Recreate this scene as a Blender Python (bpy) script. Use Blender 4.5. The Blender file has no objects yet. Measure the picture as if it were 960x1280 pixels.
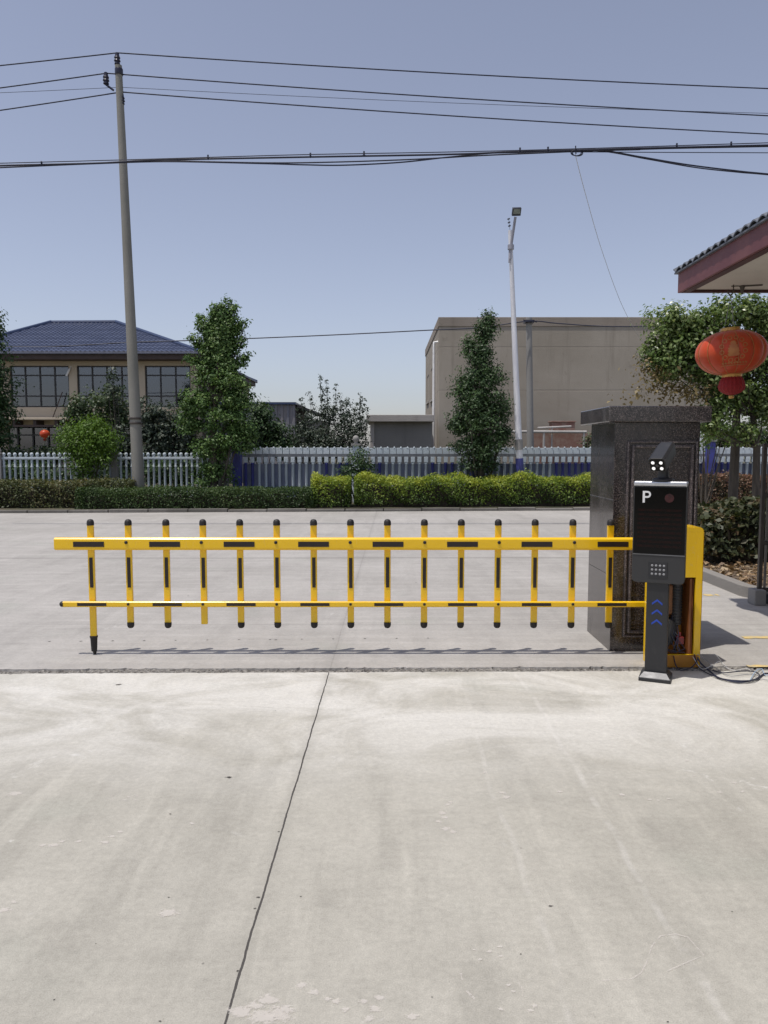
import bpy, bmesh, math, random
import numpy as np
from mathutils import Vector, Matrix

random.seed(7)
SC = bpy.context.scene
COL = SC.collection
F, PITCH, CAM_H = 961.0, math.radians(4.64), 1.6
CP, SP = math.cos(PITCH), math.sin(PITCH)

def P(u, v, Y):
    """point of the photograph (960x1280) at world depth Y"""
    a, b = (u - 480.0) / F, (640.0 - v) / F
    t = Y / (CP + b * SP)
    return Vector((a * t, Y, CAM_H + t * (-SP + b * CP)))

def G(u, v, z=0.0):
    a, b = (u - 480.0) / F, (640.0 - v) / F
    t = (z - CAM_H) / (-SP + b * CP)
    return Vector((a * t, t * (CP + b * SP), z))

def KY(X, d=0.0):
    """the far kerb runs slightly askew; d metres behind its face"""
    return 19.3 + 0.06 * (X + 9.7) + d

# ------------------------------------------------------------------ objects
WO = {}
def worldloc(o):
    return WO.get(o.name, Vector((0, 0, 0)))

def tag(o, label=None, cat=None, group=None, kind=None):
    if label: o['label'] = label
    if cat: o['category'] = cat
    if group: o['group'] = group
    if kind: o['kind'] = kind
    return o

def empty(name, loc, label, cat, group=None, rz=0.0):
    o = bpy.data.objects.new(name, None)
    COL.objects.link(o)
    o.location = loc
    o.rotation_euler = (0, 0, rz)
    o.empty_display_size = 0.2
    WO[o.name] = Vector(loc)
    return tag(o, label, cat, group)

class MB:
    def __init__(self):
        self.v, self.f, self.m = [], [], []
    def add(self, verts, faces, mi=0):
        k = len(self.v)
        self.v.extend([tuple(p) for p in verts])
        for q in faces:
            self.f.append(tuple(i + k for i in q)); self.m.append(mi)
        return self
    def box(self, c, s, mi=0, R=None):
        c = Vector(c); hx, hy, hz = s[0] / 2, s[1] / 2, s[2] / 2
        vs = [Vector((x, y, z)) for z in (-hz, hz) for y in (-hy, hy) for x in (-hx, hx)]
        if R is not None: vs = [R @ p for p in vs]
        return self.add([c + p for p in vs], [(0, 2, 3, 1), (4, 5, 7, 6), (0, 1, 5, 4), (2, 6, 7, 3), (0, 4, 6, 2), (1, 3, 7, 5)], mi)
    def mm(self, a, b, mi=0):
        a = Vector(a); b = Vector(b)
        lo = Vector((min(a.x, b.x), min(a.y, b.y), min(a.z, b.z))); hi = Vector((max(a.x, b.x), max(a.y, b.y), max(a.z, b.z)))
        return self.box((lo + hi) / 2, hi - lo, mi)
    def tube(self, pts, r, n=8, mi=0, cap=True):
        pts = [Vector(p) for p in pts]
        if not isinstance(r, (list, tuple)): r = [r] * len(pts)
        vs, fs = [], []
        up = None
        for i, p in enumerate(pts):
            d = (pts[min(i + 1, len(pts) - 1)] - pts[max(i - 1, 0)])
            d = d.normalized() if d.length > 1e-9 else Vector((0, 0, 1))
            if up is None:
                up = d.orthogonal().normalized()
            up = (up - d * up.dot(d))
            up = up.normalized() if up.length > 1e-6 else d.orthogonal().normalized()
            w = d.cross(up)
            for k in range(n):
                a = 2 * math.pi * k / n
                vs.append(p + (up * math.cos(a) + w * math.sin(a)) * r[i])
        for i in range(len(pts) - 1):
            for k in range(n):
                k2 = (k + 1) % n
                fs.append((i * n + k, i * n + k2, (i + 1) * n + k2, (i + 1) * n + k))
        if cap:
            fs.append(tuple(reversed(range(n))))
            fs.append(tuple((len(pts) - 1) * n + k for k in range(n)))
        return self.add(vs, fs, mi)
    def lathe(self, prof, c, n=16, mi=0, R=None):
        c = Vector(c); vs, fs = [], []
        for (r, z) in prof:
            for k in range(n):
                a = 2 * math.pi * k / n
                p = Vector((r * math.cos(a), r * math.sin(a), z))
                vs.append(c + (R @ p if R is not None else p))
        for i in range(len(prof) - 1):
            for k in range(n):
                k2 = (k + 1) % n
                fs.append((i * n + k, i * n + k2, (i + 1) * n + k2, (i + 1) * n + k))
        fs.append(tuple(reversed(range(n)))); fs.append(tuple((len(prof) - 1) * n + k for k in range(n)))
        return self.add(vs, fs, mi)
    def prism(self, poly, ext, mi=0):
        n = len(poly); ext = Vector(ext)
        vs = [Vector(p) for p in poly] + [Vector(p) + ext for p in poly]
        fs = [tuple(reversed(range(n))), tuple(range(n, 2 * n))]
        for k in range(n):
            k2 = (k + 1) % n
            fs.append((k, k2, n + k2, n + k))
        return self.add(vs, fs, mi)
    def build(self, name, mats, parent=None, bevel=0.0, seg=2, smooth=False, local=False, origin=None, fixn=True):
        me = bpy.data.meshes.new(name)
        if origin is None:
            if parent is not None:
                origin = worldloc(parent)
            else:
                xs = np.array(self.v); origin = Vector(((xs[:, 0].min() + xs[:, 0].max()) / 2, (xs[:, 1].min() + xs[:, 1].max()) / 2, xs[:, 2].min()))
        origin = Vector(origin)
        if local: off = Vector((0, 0, 0))
        else: off = origin
        me.from_pydata([(p[0] - off.x, p[1] - off.y, p[2] - off.z) for p in self.v], [], self.f)
        mats = mats if isinstance(mats, (list, tuple)) else [mats]
        for m in mats: me.materials.append(m)
        if len(mats) > 1: me.polygons.foreach_set('material_index', self.m)
        if fixn:
            bm = bmesh.new(); bm.from_mesh(me)
            bmesh.ops.recalc_face_normals(bm, faces=bm.faces)
            bm.to_mesh(me); bm.free()
        if smooth:
            me.polygons.foreach_set('use_smooth', [True] * len(me.polygons))
            me.set_sharp_from_angle(angle=math.radians(38))
        me.update()
        o = bpy.data.objects.new(name, me)
        COL.objects.link(o)
        if parent is not None:
            o.parent = parent
            WO[o.name] = worldloc(parent)
        else:
            o.location = off
            WO[o.name] = off.copy()
        if bevel > 0:
            b = o.modifiers.new('bevel', 'BEVEL'); b.width = bevel; b.segments = seg; b.limit_method = 'ANGLE'; b.angle_limit = math.radians(40)
        return o

def bevel_normals(o):
    o.data.polygons.foreach_set('use_smooth', [True] * len(o.data.polygons))
    w = o.modifiers.new('wn', 'WEIGHTED_NORMAL'); w.keep_sharp = False
    return o

def copy_tree(o, parent=None):
    c = o.copy(); COL.objects.link(c)
    if parent is not None: c.parent = parent
    for ch in list(o.children): copy_tree(ch, c)
    return c

# ------------------------------------------------------------------ materials
def nd(nt, typ, ins=None, **props):
    n = nt.nodes.new(typ)
    for k, v in props.items(): setattr(n, k, v)
    for k, v in (ins or {}).items():
        s = n.inputs[k]
        if isinstance(v, bpy.types.NodeSocket): nt.links.new(v, s)
        else:
            if s.type == 'RGBA' and len(v) == 3: v = (*v, 1)
            s.default_value = v
    return n
def mth(nt, op, a, b=0.0, c=None, clamp=False):
    ins = {0: a, 1: b}
    if c is not None: ins[2] = c
    return nd(nt, 'ShaderNodeMath', ins, operation=op, use_clamp=clamp).outputs[0]
def mixc(nt, fac, a, b, blend='MIX'):
    n = nd(nt, 'ShaderNodeMix', {0: fac, 6: a, 7: b}, data_type='RGBA', blend_type=blend)
    return n.outputs[2]
def sstep(nt, v, lo, hi):
    n = nd(nt, 'ShaderNodeMapRange', {0: v, 1: lo, 2: hi, 3: 0.0, 4: 1.0}, interpolation_type='SMOOTHSTEP')
    return n.outputs[0]
def noise(nt, vec, scale, detail=4.0, rough=0.55, dist=0.0):
    return nd(nt, 'ShaderNodeTexNoise', {'Vector': vec, 'Scale': scale, 'Detail': detail, 'Roughness': rough, 'Distortion': dist}).outputs[0]
def newmat(name):
    m = bpy.data.materials.new(name); m.use_nodes = True
    nt = m.node_tree; nt.nodes.clear()
    out = nd(nt, 'ShaderNodeOutputMaterial')
    return m, nt, out
def coords(nt, kind='Object', scale=None):
    c = nd(nt, 'ShaderNodeTexCoord').outputs[kind]
    if scale is not None:
        c = nd(nt, 'ShaderNodeMapping', {'Vector': c, 'Scale': scale}).outputs[0]
    return c

def mat(name, c1, c2=None, rough=0.6, metal=0.0, scale=6.0, bump=0.0, bscale=None, spec=0.5, coat=0.0, stretch=(1, 1, 1), rvar=0.1, lo=0.35, hi=0.65, emis=None):
    m, nt, out = newmat(name)
    co = coords(nt, 'Object', stretch)
    c2 = c2 or tuple(x * 0.8 for x in c1)
    n = noise(nt, co, scale, 6, 0.6)
    col = mixc(nt, sstep(nt, n, lo, hi), c1, c2)
    fine = noise(nt, co, (bscale or scale * 7), 3, 0.6)
    r = mth(nt, 'ADD', rough - rvar / 2, mth(nt, 'MULTIPLY', fine, rvar))
    ins = {'Base Color': col, 'Roughness': r, 'Metallic': metal, 'Specular IOR Level': spec, 'Coat Weight': coat}
    if emis: ins['Emission Color'] = emis[0]; ins['Emission Strength'] = emis[1]
    if bump > 0:
        ins['Normal'] = nd(nt, 'ShaderNodeBump', {'Height': fine, 'Strength': min(1.0, bump), 'Distance': 0.02}).outputs[0]
    b = nd(nt, 'ShaderNodeBsdfPrincipled', ins)
    nt.links.new(b.outputs[0], out.inputs[0])
    return m

def paint(name, c1, c2, rough, coat, grime, dirt):
    m, nt, out = newmat(name)
    co = coords(nt)
    col = mixc(nt, noise(nt, co, 2.5, 4), c1, c2)
    sc = noise(nt, nd(nt, 'ShaderNodeMapping', {'Vector': co, 'Scale': (1, 1, .35)}).outputs[0], 26, 6, .75, .6)
    k = sstep(nt, sc, .56, .74)
    col = mixc(nt, mth(nt, 'MULTIPLY', k, grime), col, dirt)
    fl = sstep(nt, noise(nt, co, 75, 3, .7), .70, .74)
    col = mixc(nt, mth(nt, 'MULTIPLY', fl, grime * 1.2), col, tuple(x * .25 for x in dirt))
    r = mth(nt, 'ADD', rough, mth(nt, 'MULTIPLY', k, .25))
    b = nd(nt, 'ShaderNodeBsdfPrincipled', {'Base Color': col, 'Roughness': r, 'Coat Weight': coat})
    nt.links.new(b.outputs[0], out.inputs[0]); return m

def leafmat(name, stops, trans=0.3, rough=0.5):
    """stops: list of (position, colour); tint is a per-leaf attribute: leaves of different age and kind, hedge height too"""
    m, nt, out = newmat(name)
    at = nd(nt, 'ShaderNodeAttribute', attribute_name='tint').outputs['Fac']
    rp = nd(nt, 'ShaderNodeValToRGB', {0: at})
    el = rp.color_ramp.elements
    while len(el) < len(stops): el.new(0.5)
    for e, (p, c) in zip(el, stops): e.position = p; e.color = (*c, 1)
    col = rp.outputs[0]
    b = nd(nt, 'ShaderNodeBsdfPrincipled', {'Base Color': col, 'Roughness': rough, 'Specular IOR Level': 0.35})
    t = nd(nt, 'ShaderNodeBsdfTranslucent', {'Color': mixc(nt, 1.0, col, (1.0, 1.0, 0.55), 'MULTIPLY')})
    mx = nd(nt, 'ShaderNodeMixShader', {0: trans, 1: b.outputs[0], 2: t.outputs[0]})
    nt.links.new(mx.outputs[0], out.inputs[0])
    return m

def glassmat(name, tint, refl=0.25, rough=0.02):
    m, nt, out = newmat(name)
    fr = nd(nt, 'ShaderNodeFresnel', {'IOR': 1.5}).outputs[0]
    fac = mth(nt, 'ADD', fr, refl, clamp=True)
    t = nd(nt, 'ShaderNodeBsdfTransparent', {'Color': tint})
    wv = noise(nt, coords(nt), 0.6, 2)
    g = nd(nt, 'ShaderNodeBsdfGlossy', {'Color': (0.9, 0.92, 0.95), 'Roughness': rough, 'Normal': nd(nt, 'ShaderNodeBump', {'Height': wv, 'Strength': 0.03, 'Distance': 0.1}).outputs[0]})
    mx = nd(nt, 'ShaderNodeMixShader', {0: fac, 1: t.outputs[0], 2: g.outputs[0]})
    nt.links.new(mx.outputs[0], out.inputs[0])
    return m

def concrete(name, ca, cb, joint=None, cross=(), dust=None, tracks=(), streak=0.5, stain=0.5, deep=0.55):
    """worn concrete paving in world metres (x across, y away)"""
    m, nt, out = newmat(name)
    co = nd(nt, 'ShaderNodeNewGeometry').outputs['Position']
    sp = nd(nt, 'ShaderNodeSeparateXYZ', {0: co}).outputs
    big = noise(nt, co, 0.45, 5, 0.6, 0.4)
    col = mixc(nt, sstep(nt, big, 0.3, 0.7), ca, cb)
    mid = noise(nt, co, 2.6, 7, 0.62, 0.6)
    col = mixc(nt, mth(nt, 'MULTIPLY', sstep(nt, mid, 0.48, 0.75), 0.35), col, tuple(x * 0.72 for x in ca))
    # broom and trowel streaks
    sv = nd(nt, 'ShaderNodeMapping', {'Vector': co, 'Scale': (0.5, 5.0, 1), 'Rotation': (0, 0, 0.12)}).outputs[0]
    st = noise(nt, sv, 1.5, 6, 0.7, 0.3)
    col = mixc(nt, mth(nt, 'MULTIPLY', sstep(nt, st, 0.42, 0.72), streak), col, tuple(min(1, x * 1.22) for x in cb))
    sv2 = nd(nt, 'ShaderNodeMapping', {'Vector': co, 'Scale': (2.6, 0.32, 1), 'Rotation': (0, 0, -0.10)}).outputs[0]
    st2 = noise(nt, sv2, 1.3, 5, 0.65, 0.2)
    col = mixc(nt, mth(nt, 'MULTIPLY', sstep(nt, st2, 0.44, 0.72), deep), col, tuple(x * 0.80 for x in ca))
    st3 = noise(nt, nd(nt, 'ShaderNodeMapping', {'Vector': co, 'Scale': (3.4, 0.4, 1), 'Rotation': (0, 0, 0.16)}).outputs[0], 1.1, 6, 0.68, 0.3)
    col = mixc(nt, mth(nt, 'MULTIPLY', sstep(nt, st3, 0.5, 0.75), deep * .8), col, tuple(min(1, x * 1.25) for x in cb))
    if dust:
        d = mth(nt, 'MULTIPLY', sstep(nt, sp[1], dust[0], dust[1]), sstep(nt, noise(nt, nd(nt, 'ShaderNodeMapping', {'Vector': co, 'Scale': (0.7, 1.3, 1), 'Rotation': (0, 0, 0.5)}).outputs[0], 1.2, 8, 0.66, 0.9), 0.30, 0.62))
        col = mixc(nt, mth(nt, 'MULTIPLY', d, dust[2]), col, (0.615, 0.60, 0.56))
    # pale splashes and scuffs
    sc = noise(nt, co, 3.4, 8, 0.7, 1.2)
    reg = noise(nt, co, 0.9, 2)
    s_ = mth(nt, 'MULTIPLY', sstep(nt, sc, 0.6, 0.68), sstep(nt, reg, 0.5, 0.66))
    col = mixc(nt, mth(nt, 'MULTIPLY', s_, stain), col, (0.66, 0.65, 0.62))
    # green-grey damp patches
    gp = sstep(nt, noise(nt, co, 1.1, 3, 0.5), 0.58, 0.75)
    col = mixc(nt, mth(nt, 'MULTIPLY', gp, 0.22), col, (0.30, 0.32, 0.27))
    for (x0, w, a) in tracks:
        wob = mth(nt, 'MULTIPLY', mth(nt, 'SUBTRACT', noise(nt, co, 0.8, 3), 0.5), 0.16)
        dx = mth(nt, 'ABSOLUTE', mth(nt, 'SUBTRACT', mth(nt, 'ADD', sp[0], wob), x0))
        k = mth(nt, 'SUBTRACT', 1.0, sstep(nt, dx, w * 0.2, w))
        k = mth(nt, 'MULTIPLY', k, sstep(nt, noise(nt, co, 5.0, 4, 0.7), 0.35, 0.6))
        col = mixc(nt, mth(nt, 'MULTIPLY', k, a), col, (0.66, 0.64, 0.61))
    # sand grain: the tone of single grains and of the laitance between them
    gr = noise(nt, co, 210, 3, 0.75)
    gv = mth(nt, 'ADD', 0.58, mth(nt, 'MULTIPLY', gr, 0.84))
    mo = noise(nt, co, 38, 4, 0.75)
    gv = mth(nt, 'MULTIPLY', gv, mth(nt, 'ADD', 0.74, mth(nt, 'MULTIPLY', mo, 0.52)))
    m3 = noise(nt, co, 9, 5, 0.7, 0.8)
    gv = mth(nt, 'MULTIPLY', gv, mth(nt, 'ADD', 0.86, mth(nt, 'MULTIPLY', m3, 0.28)))
    gc = nd(nt, 'ShaderNodeCombineColor', {0: gv, 1: gv, 2: gv}).outputs[0]
    col = mixc(nt, 1.0, col, gc, 'MULTIPLY')
    ds = noise(nt, co, 120, 2, 0.6)
    col = mixc(nt, mth(nt, 'MULTIPLY', sstep(nt, ds, 0.66, 0.74), 0.45), col, tuple(x * 0.45 for x in ca))
    pit = nd(nt, 'ShaderNodeTexVoronoi', {'Vector': co, 'Scale': 9.0, 'Randomness': 1.0}).outputs
    pk = mth(nt, 'MULTIPLY', mth(nt, 'SUBTRACT', 1.0, sstep(nt, pit[0], 0.02, 0.06)), sstep(nt, nd(nt, 'ShaderNodeSeparateColor', {0: pit[1]}).outputs[0], 0.86, 0.9))
    col = mixc(nt, mth(nt, 'MULTIPLY', pk, 0.6), col, (0.10, 0.095, 0.09))
    h = mth(nt, 'ADD', mth(nt, 'MULTIPLY', gr, 0.5), mid)
    lines = None
    wig = mth(nt, 'MULTIPLY', mth(nt, 'SUBTRACT', noise(nt, co, 4.0, 5, 0.7), 0.5), 0.05)
    def addline(lines, dist, w):
        k = mth(nt, 'SUBTRACT', 1.0, sstep(nt, dist, w * 0.35, w))
        return k if lines is None else mth(nt, 'MAXIMUM', lines, k)
    if joint:
        x0, slope, w, a = joint
        line = mth(nt, 'ADD', mth(nt, 'MULTIPLY', sp[1], slope), x0)
        dx = mth(nt, 'ABSOLUTE', mth(nt, 'SUBTRACT', mth(nt, 'ADD', sp[0], mth(nt, 'MULTIPLY', wig, 0.35)), line))
        wv = mth(nt, 'MULTIPLY', mth(nt, 'ADD', 0.45, noise(nt, co, 2.2, 4, 0.8)), w)
        k = mth(nt, 'MULTIPLY', mth(nt, 'LESS_THAN', dx, wv), a)
        soft = mth(nt, 'MULTIPLY', mth(nt, 'SUBTRACT', 1.0, sstep(nt, dx, 0.0, 0.06)), 0.18)
        col = mixc(nt, soft, col, tuple(x * 0.6 for x in ca))
        lines = k
    for (y0, slope, w, a) in cross:
        line = mth(nt, 'ADD', mth(nt, 'MULTIPLY', sp[0], slope), y0)
        dy = mth(nt, 'ABSOLUTE', mth(nt, 'SUBTRACT', mth(nt, 'ADD', sp[1], wig), line))
        k = mth(nt, 'MULTIPLY', mth(nt, 'SUBTRACT', 1.0, sstep(nt, dy, w * 0.4, w)), a)
        lines = k if lines is None else mth(nt, 'MAXIMUM', lines, k)
    if lines is not None:
        col = mixc(nt, lines, col, (0.07, 0.065, 0.06))
        h = mth(nt, 'SUBTRACT', h, mth(nt, 'MULTIPLY', lines, 1.5))
    bp = nd(nt, 'ShaderNodeBump', {'Height': h, 'Strength': 0.35, 'Distance': 0.006}).outputs[0]
    b = nd(nt, 'ShaderNodeBsdfPrincipled', {'Base Color': col, 'Roughness': 0.82, 'Specular IOR Level': 0.3, 'Normal': bp})
    nt.links.new(b.outputs[0], out.inputs[0])
    return m

def granite(name, k=1.0, rough=0.16):
    m, nt, out = newmat(name)
    co = coords(nt)
    a = noise(nt, co, 120, 5, 0.75)
    v = nd(nt, 'ShaderNodeTexVoronoi', {'Vector': co, 'Scale': 160.0}).outputs
    vr = nd(nt, 'ShaderNodeSeparateColor', {0: v[1]}).outputs[0]
    col = mixc(nt, sstep(nt, a, 0.40, 0.64), tuple(k * x for x in (0.013, 0.011, 0.012)), tuple(k * x for x in (0.064, 0.053, 0.052)))
    col = mixc(nt, mth(nt, 'MULTIPLY', mth(nt, 'GREATER_THAN', vr, 0.84), 0.7), col, tuple(k * x for x in (0.16, 0.132, 0.125)))
    col = mixc(nt, mth(nt, 'MULTIPLY', mth(nt, 'LESS_THAN', vr, 0.08), 0.6), col, tuple(k * x for x in (0.09, 0.065, 0.07)))
    dust = sstep(nt, noise(nt, nd(nt, 'ShaderNodeMapping', {'Vector': co, 'Scale': (1.6, 1.6, .6)}).outputs[0], 2.0, 6, 0.65, 0.5), 0.42, 0.8)
    col = mixc(nt, mth(nt, 'MULTIPLY', dust, 0.15), col, (0.16, 0.15, 0.14))
    r = mth(nt, 'ADD', rough, mth(nt, 'MULTIPLY', dust, 0.25))
    b = nd(nt, 'ShaderNodeBsdfPrincipled', {'Base Color': col, 'Roughness': r, 'Specular IOR Level': 0.6, 'Coat Weight': 0.3, 'Coat Roughness': 0.06})
    nt.links.new(b.outputs[0], out.inputs[0])
    return m

def stucco(name, c1, c2, grime=0.5, zl=(), hh=7.0):
    m, nt, out = newmat(name)
    co = coords(nt)
    sp = nd(nt, 'ShaderNodeSeparateXYZ', {0: co}).outputs
    n = noise(nt, co, 0.35, 6, 0.62, 0.4)
    col = mixc(nt, sstep(nt, n, 0.3, 0.7), c1, c2)
    run = noise(nt, nd(nt, 'ShaderNodeMapping', {'Vector': co, 'Scale': (1.6, 1.6, 0.13)}).outputs[0], 1.0, 6, 0.7)
    col = mixc(nt, mth(nt, 'MULTIPLY', sstep(nt, run, 0.52, 0.8), grime), col, tuple(x * 0.55 for x in c1))
    blot = noise(nt, co, 1.6, 7, 0.7, 1.0)
    col = mixc(nt, mth(nt, 'MULTIPLY', sstep(nt, blot, 0.6, 0.72), grime * 0.6), col, tuple(x * 0.62 for x in c1))
    f = noise(nt, co, 30, 4, 0.7)
    col = mixc(nt, mth(nt, 'MULTIPLY', f, 0.25), col, tuple(x * 0.7 for x in c1))
    h = f
    for z in zl:
        k = mth(nt, 'SUBTRACT', 1.0, sstep(nt, mth(nt, 'ABSOLUTE', mth(nt, 'SUBTRACT', sp[2], z)), 0.012, 0.035))
        col = mixc(nt, mth(nt, 'MULTIPLY', k, 0.18), col, tuple(x * 0.35 for x in c1))
        h = mth(nt, 'SUBTRACT', h, mth(nt, 'MULTIPLY', k, .4))
    bp = nd(nt, 'ShaderNodeBump', {'Height': h, 'Strength': 0.4, 'Distance': 0.02}).outputs[0]
    b = nd(nt, 'ShaderNodeBsdfPrincipled', {'Base Color': col, 'Roughness': 0.9, 'Specular IOR Level': 0.2, 'Normal': bp})
    nt.links.new(b.outputs[0], out.inputs[0])
    return m

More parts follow.
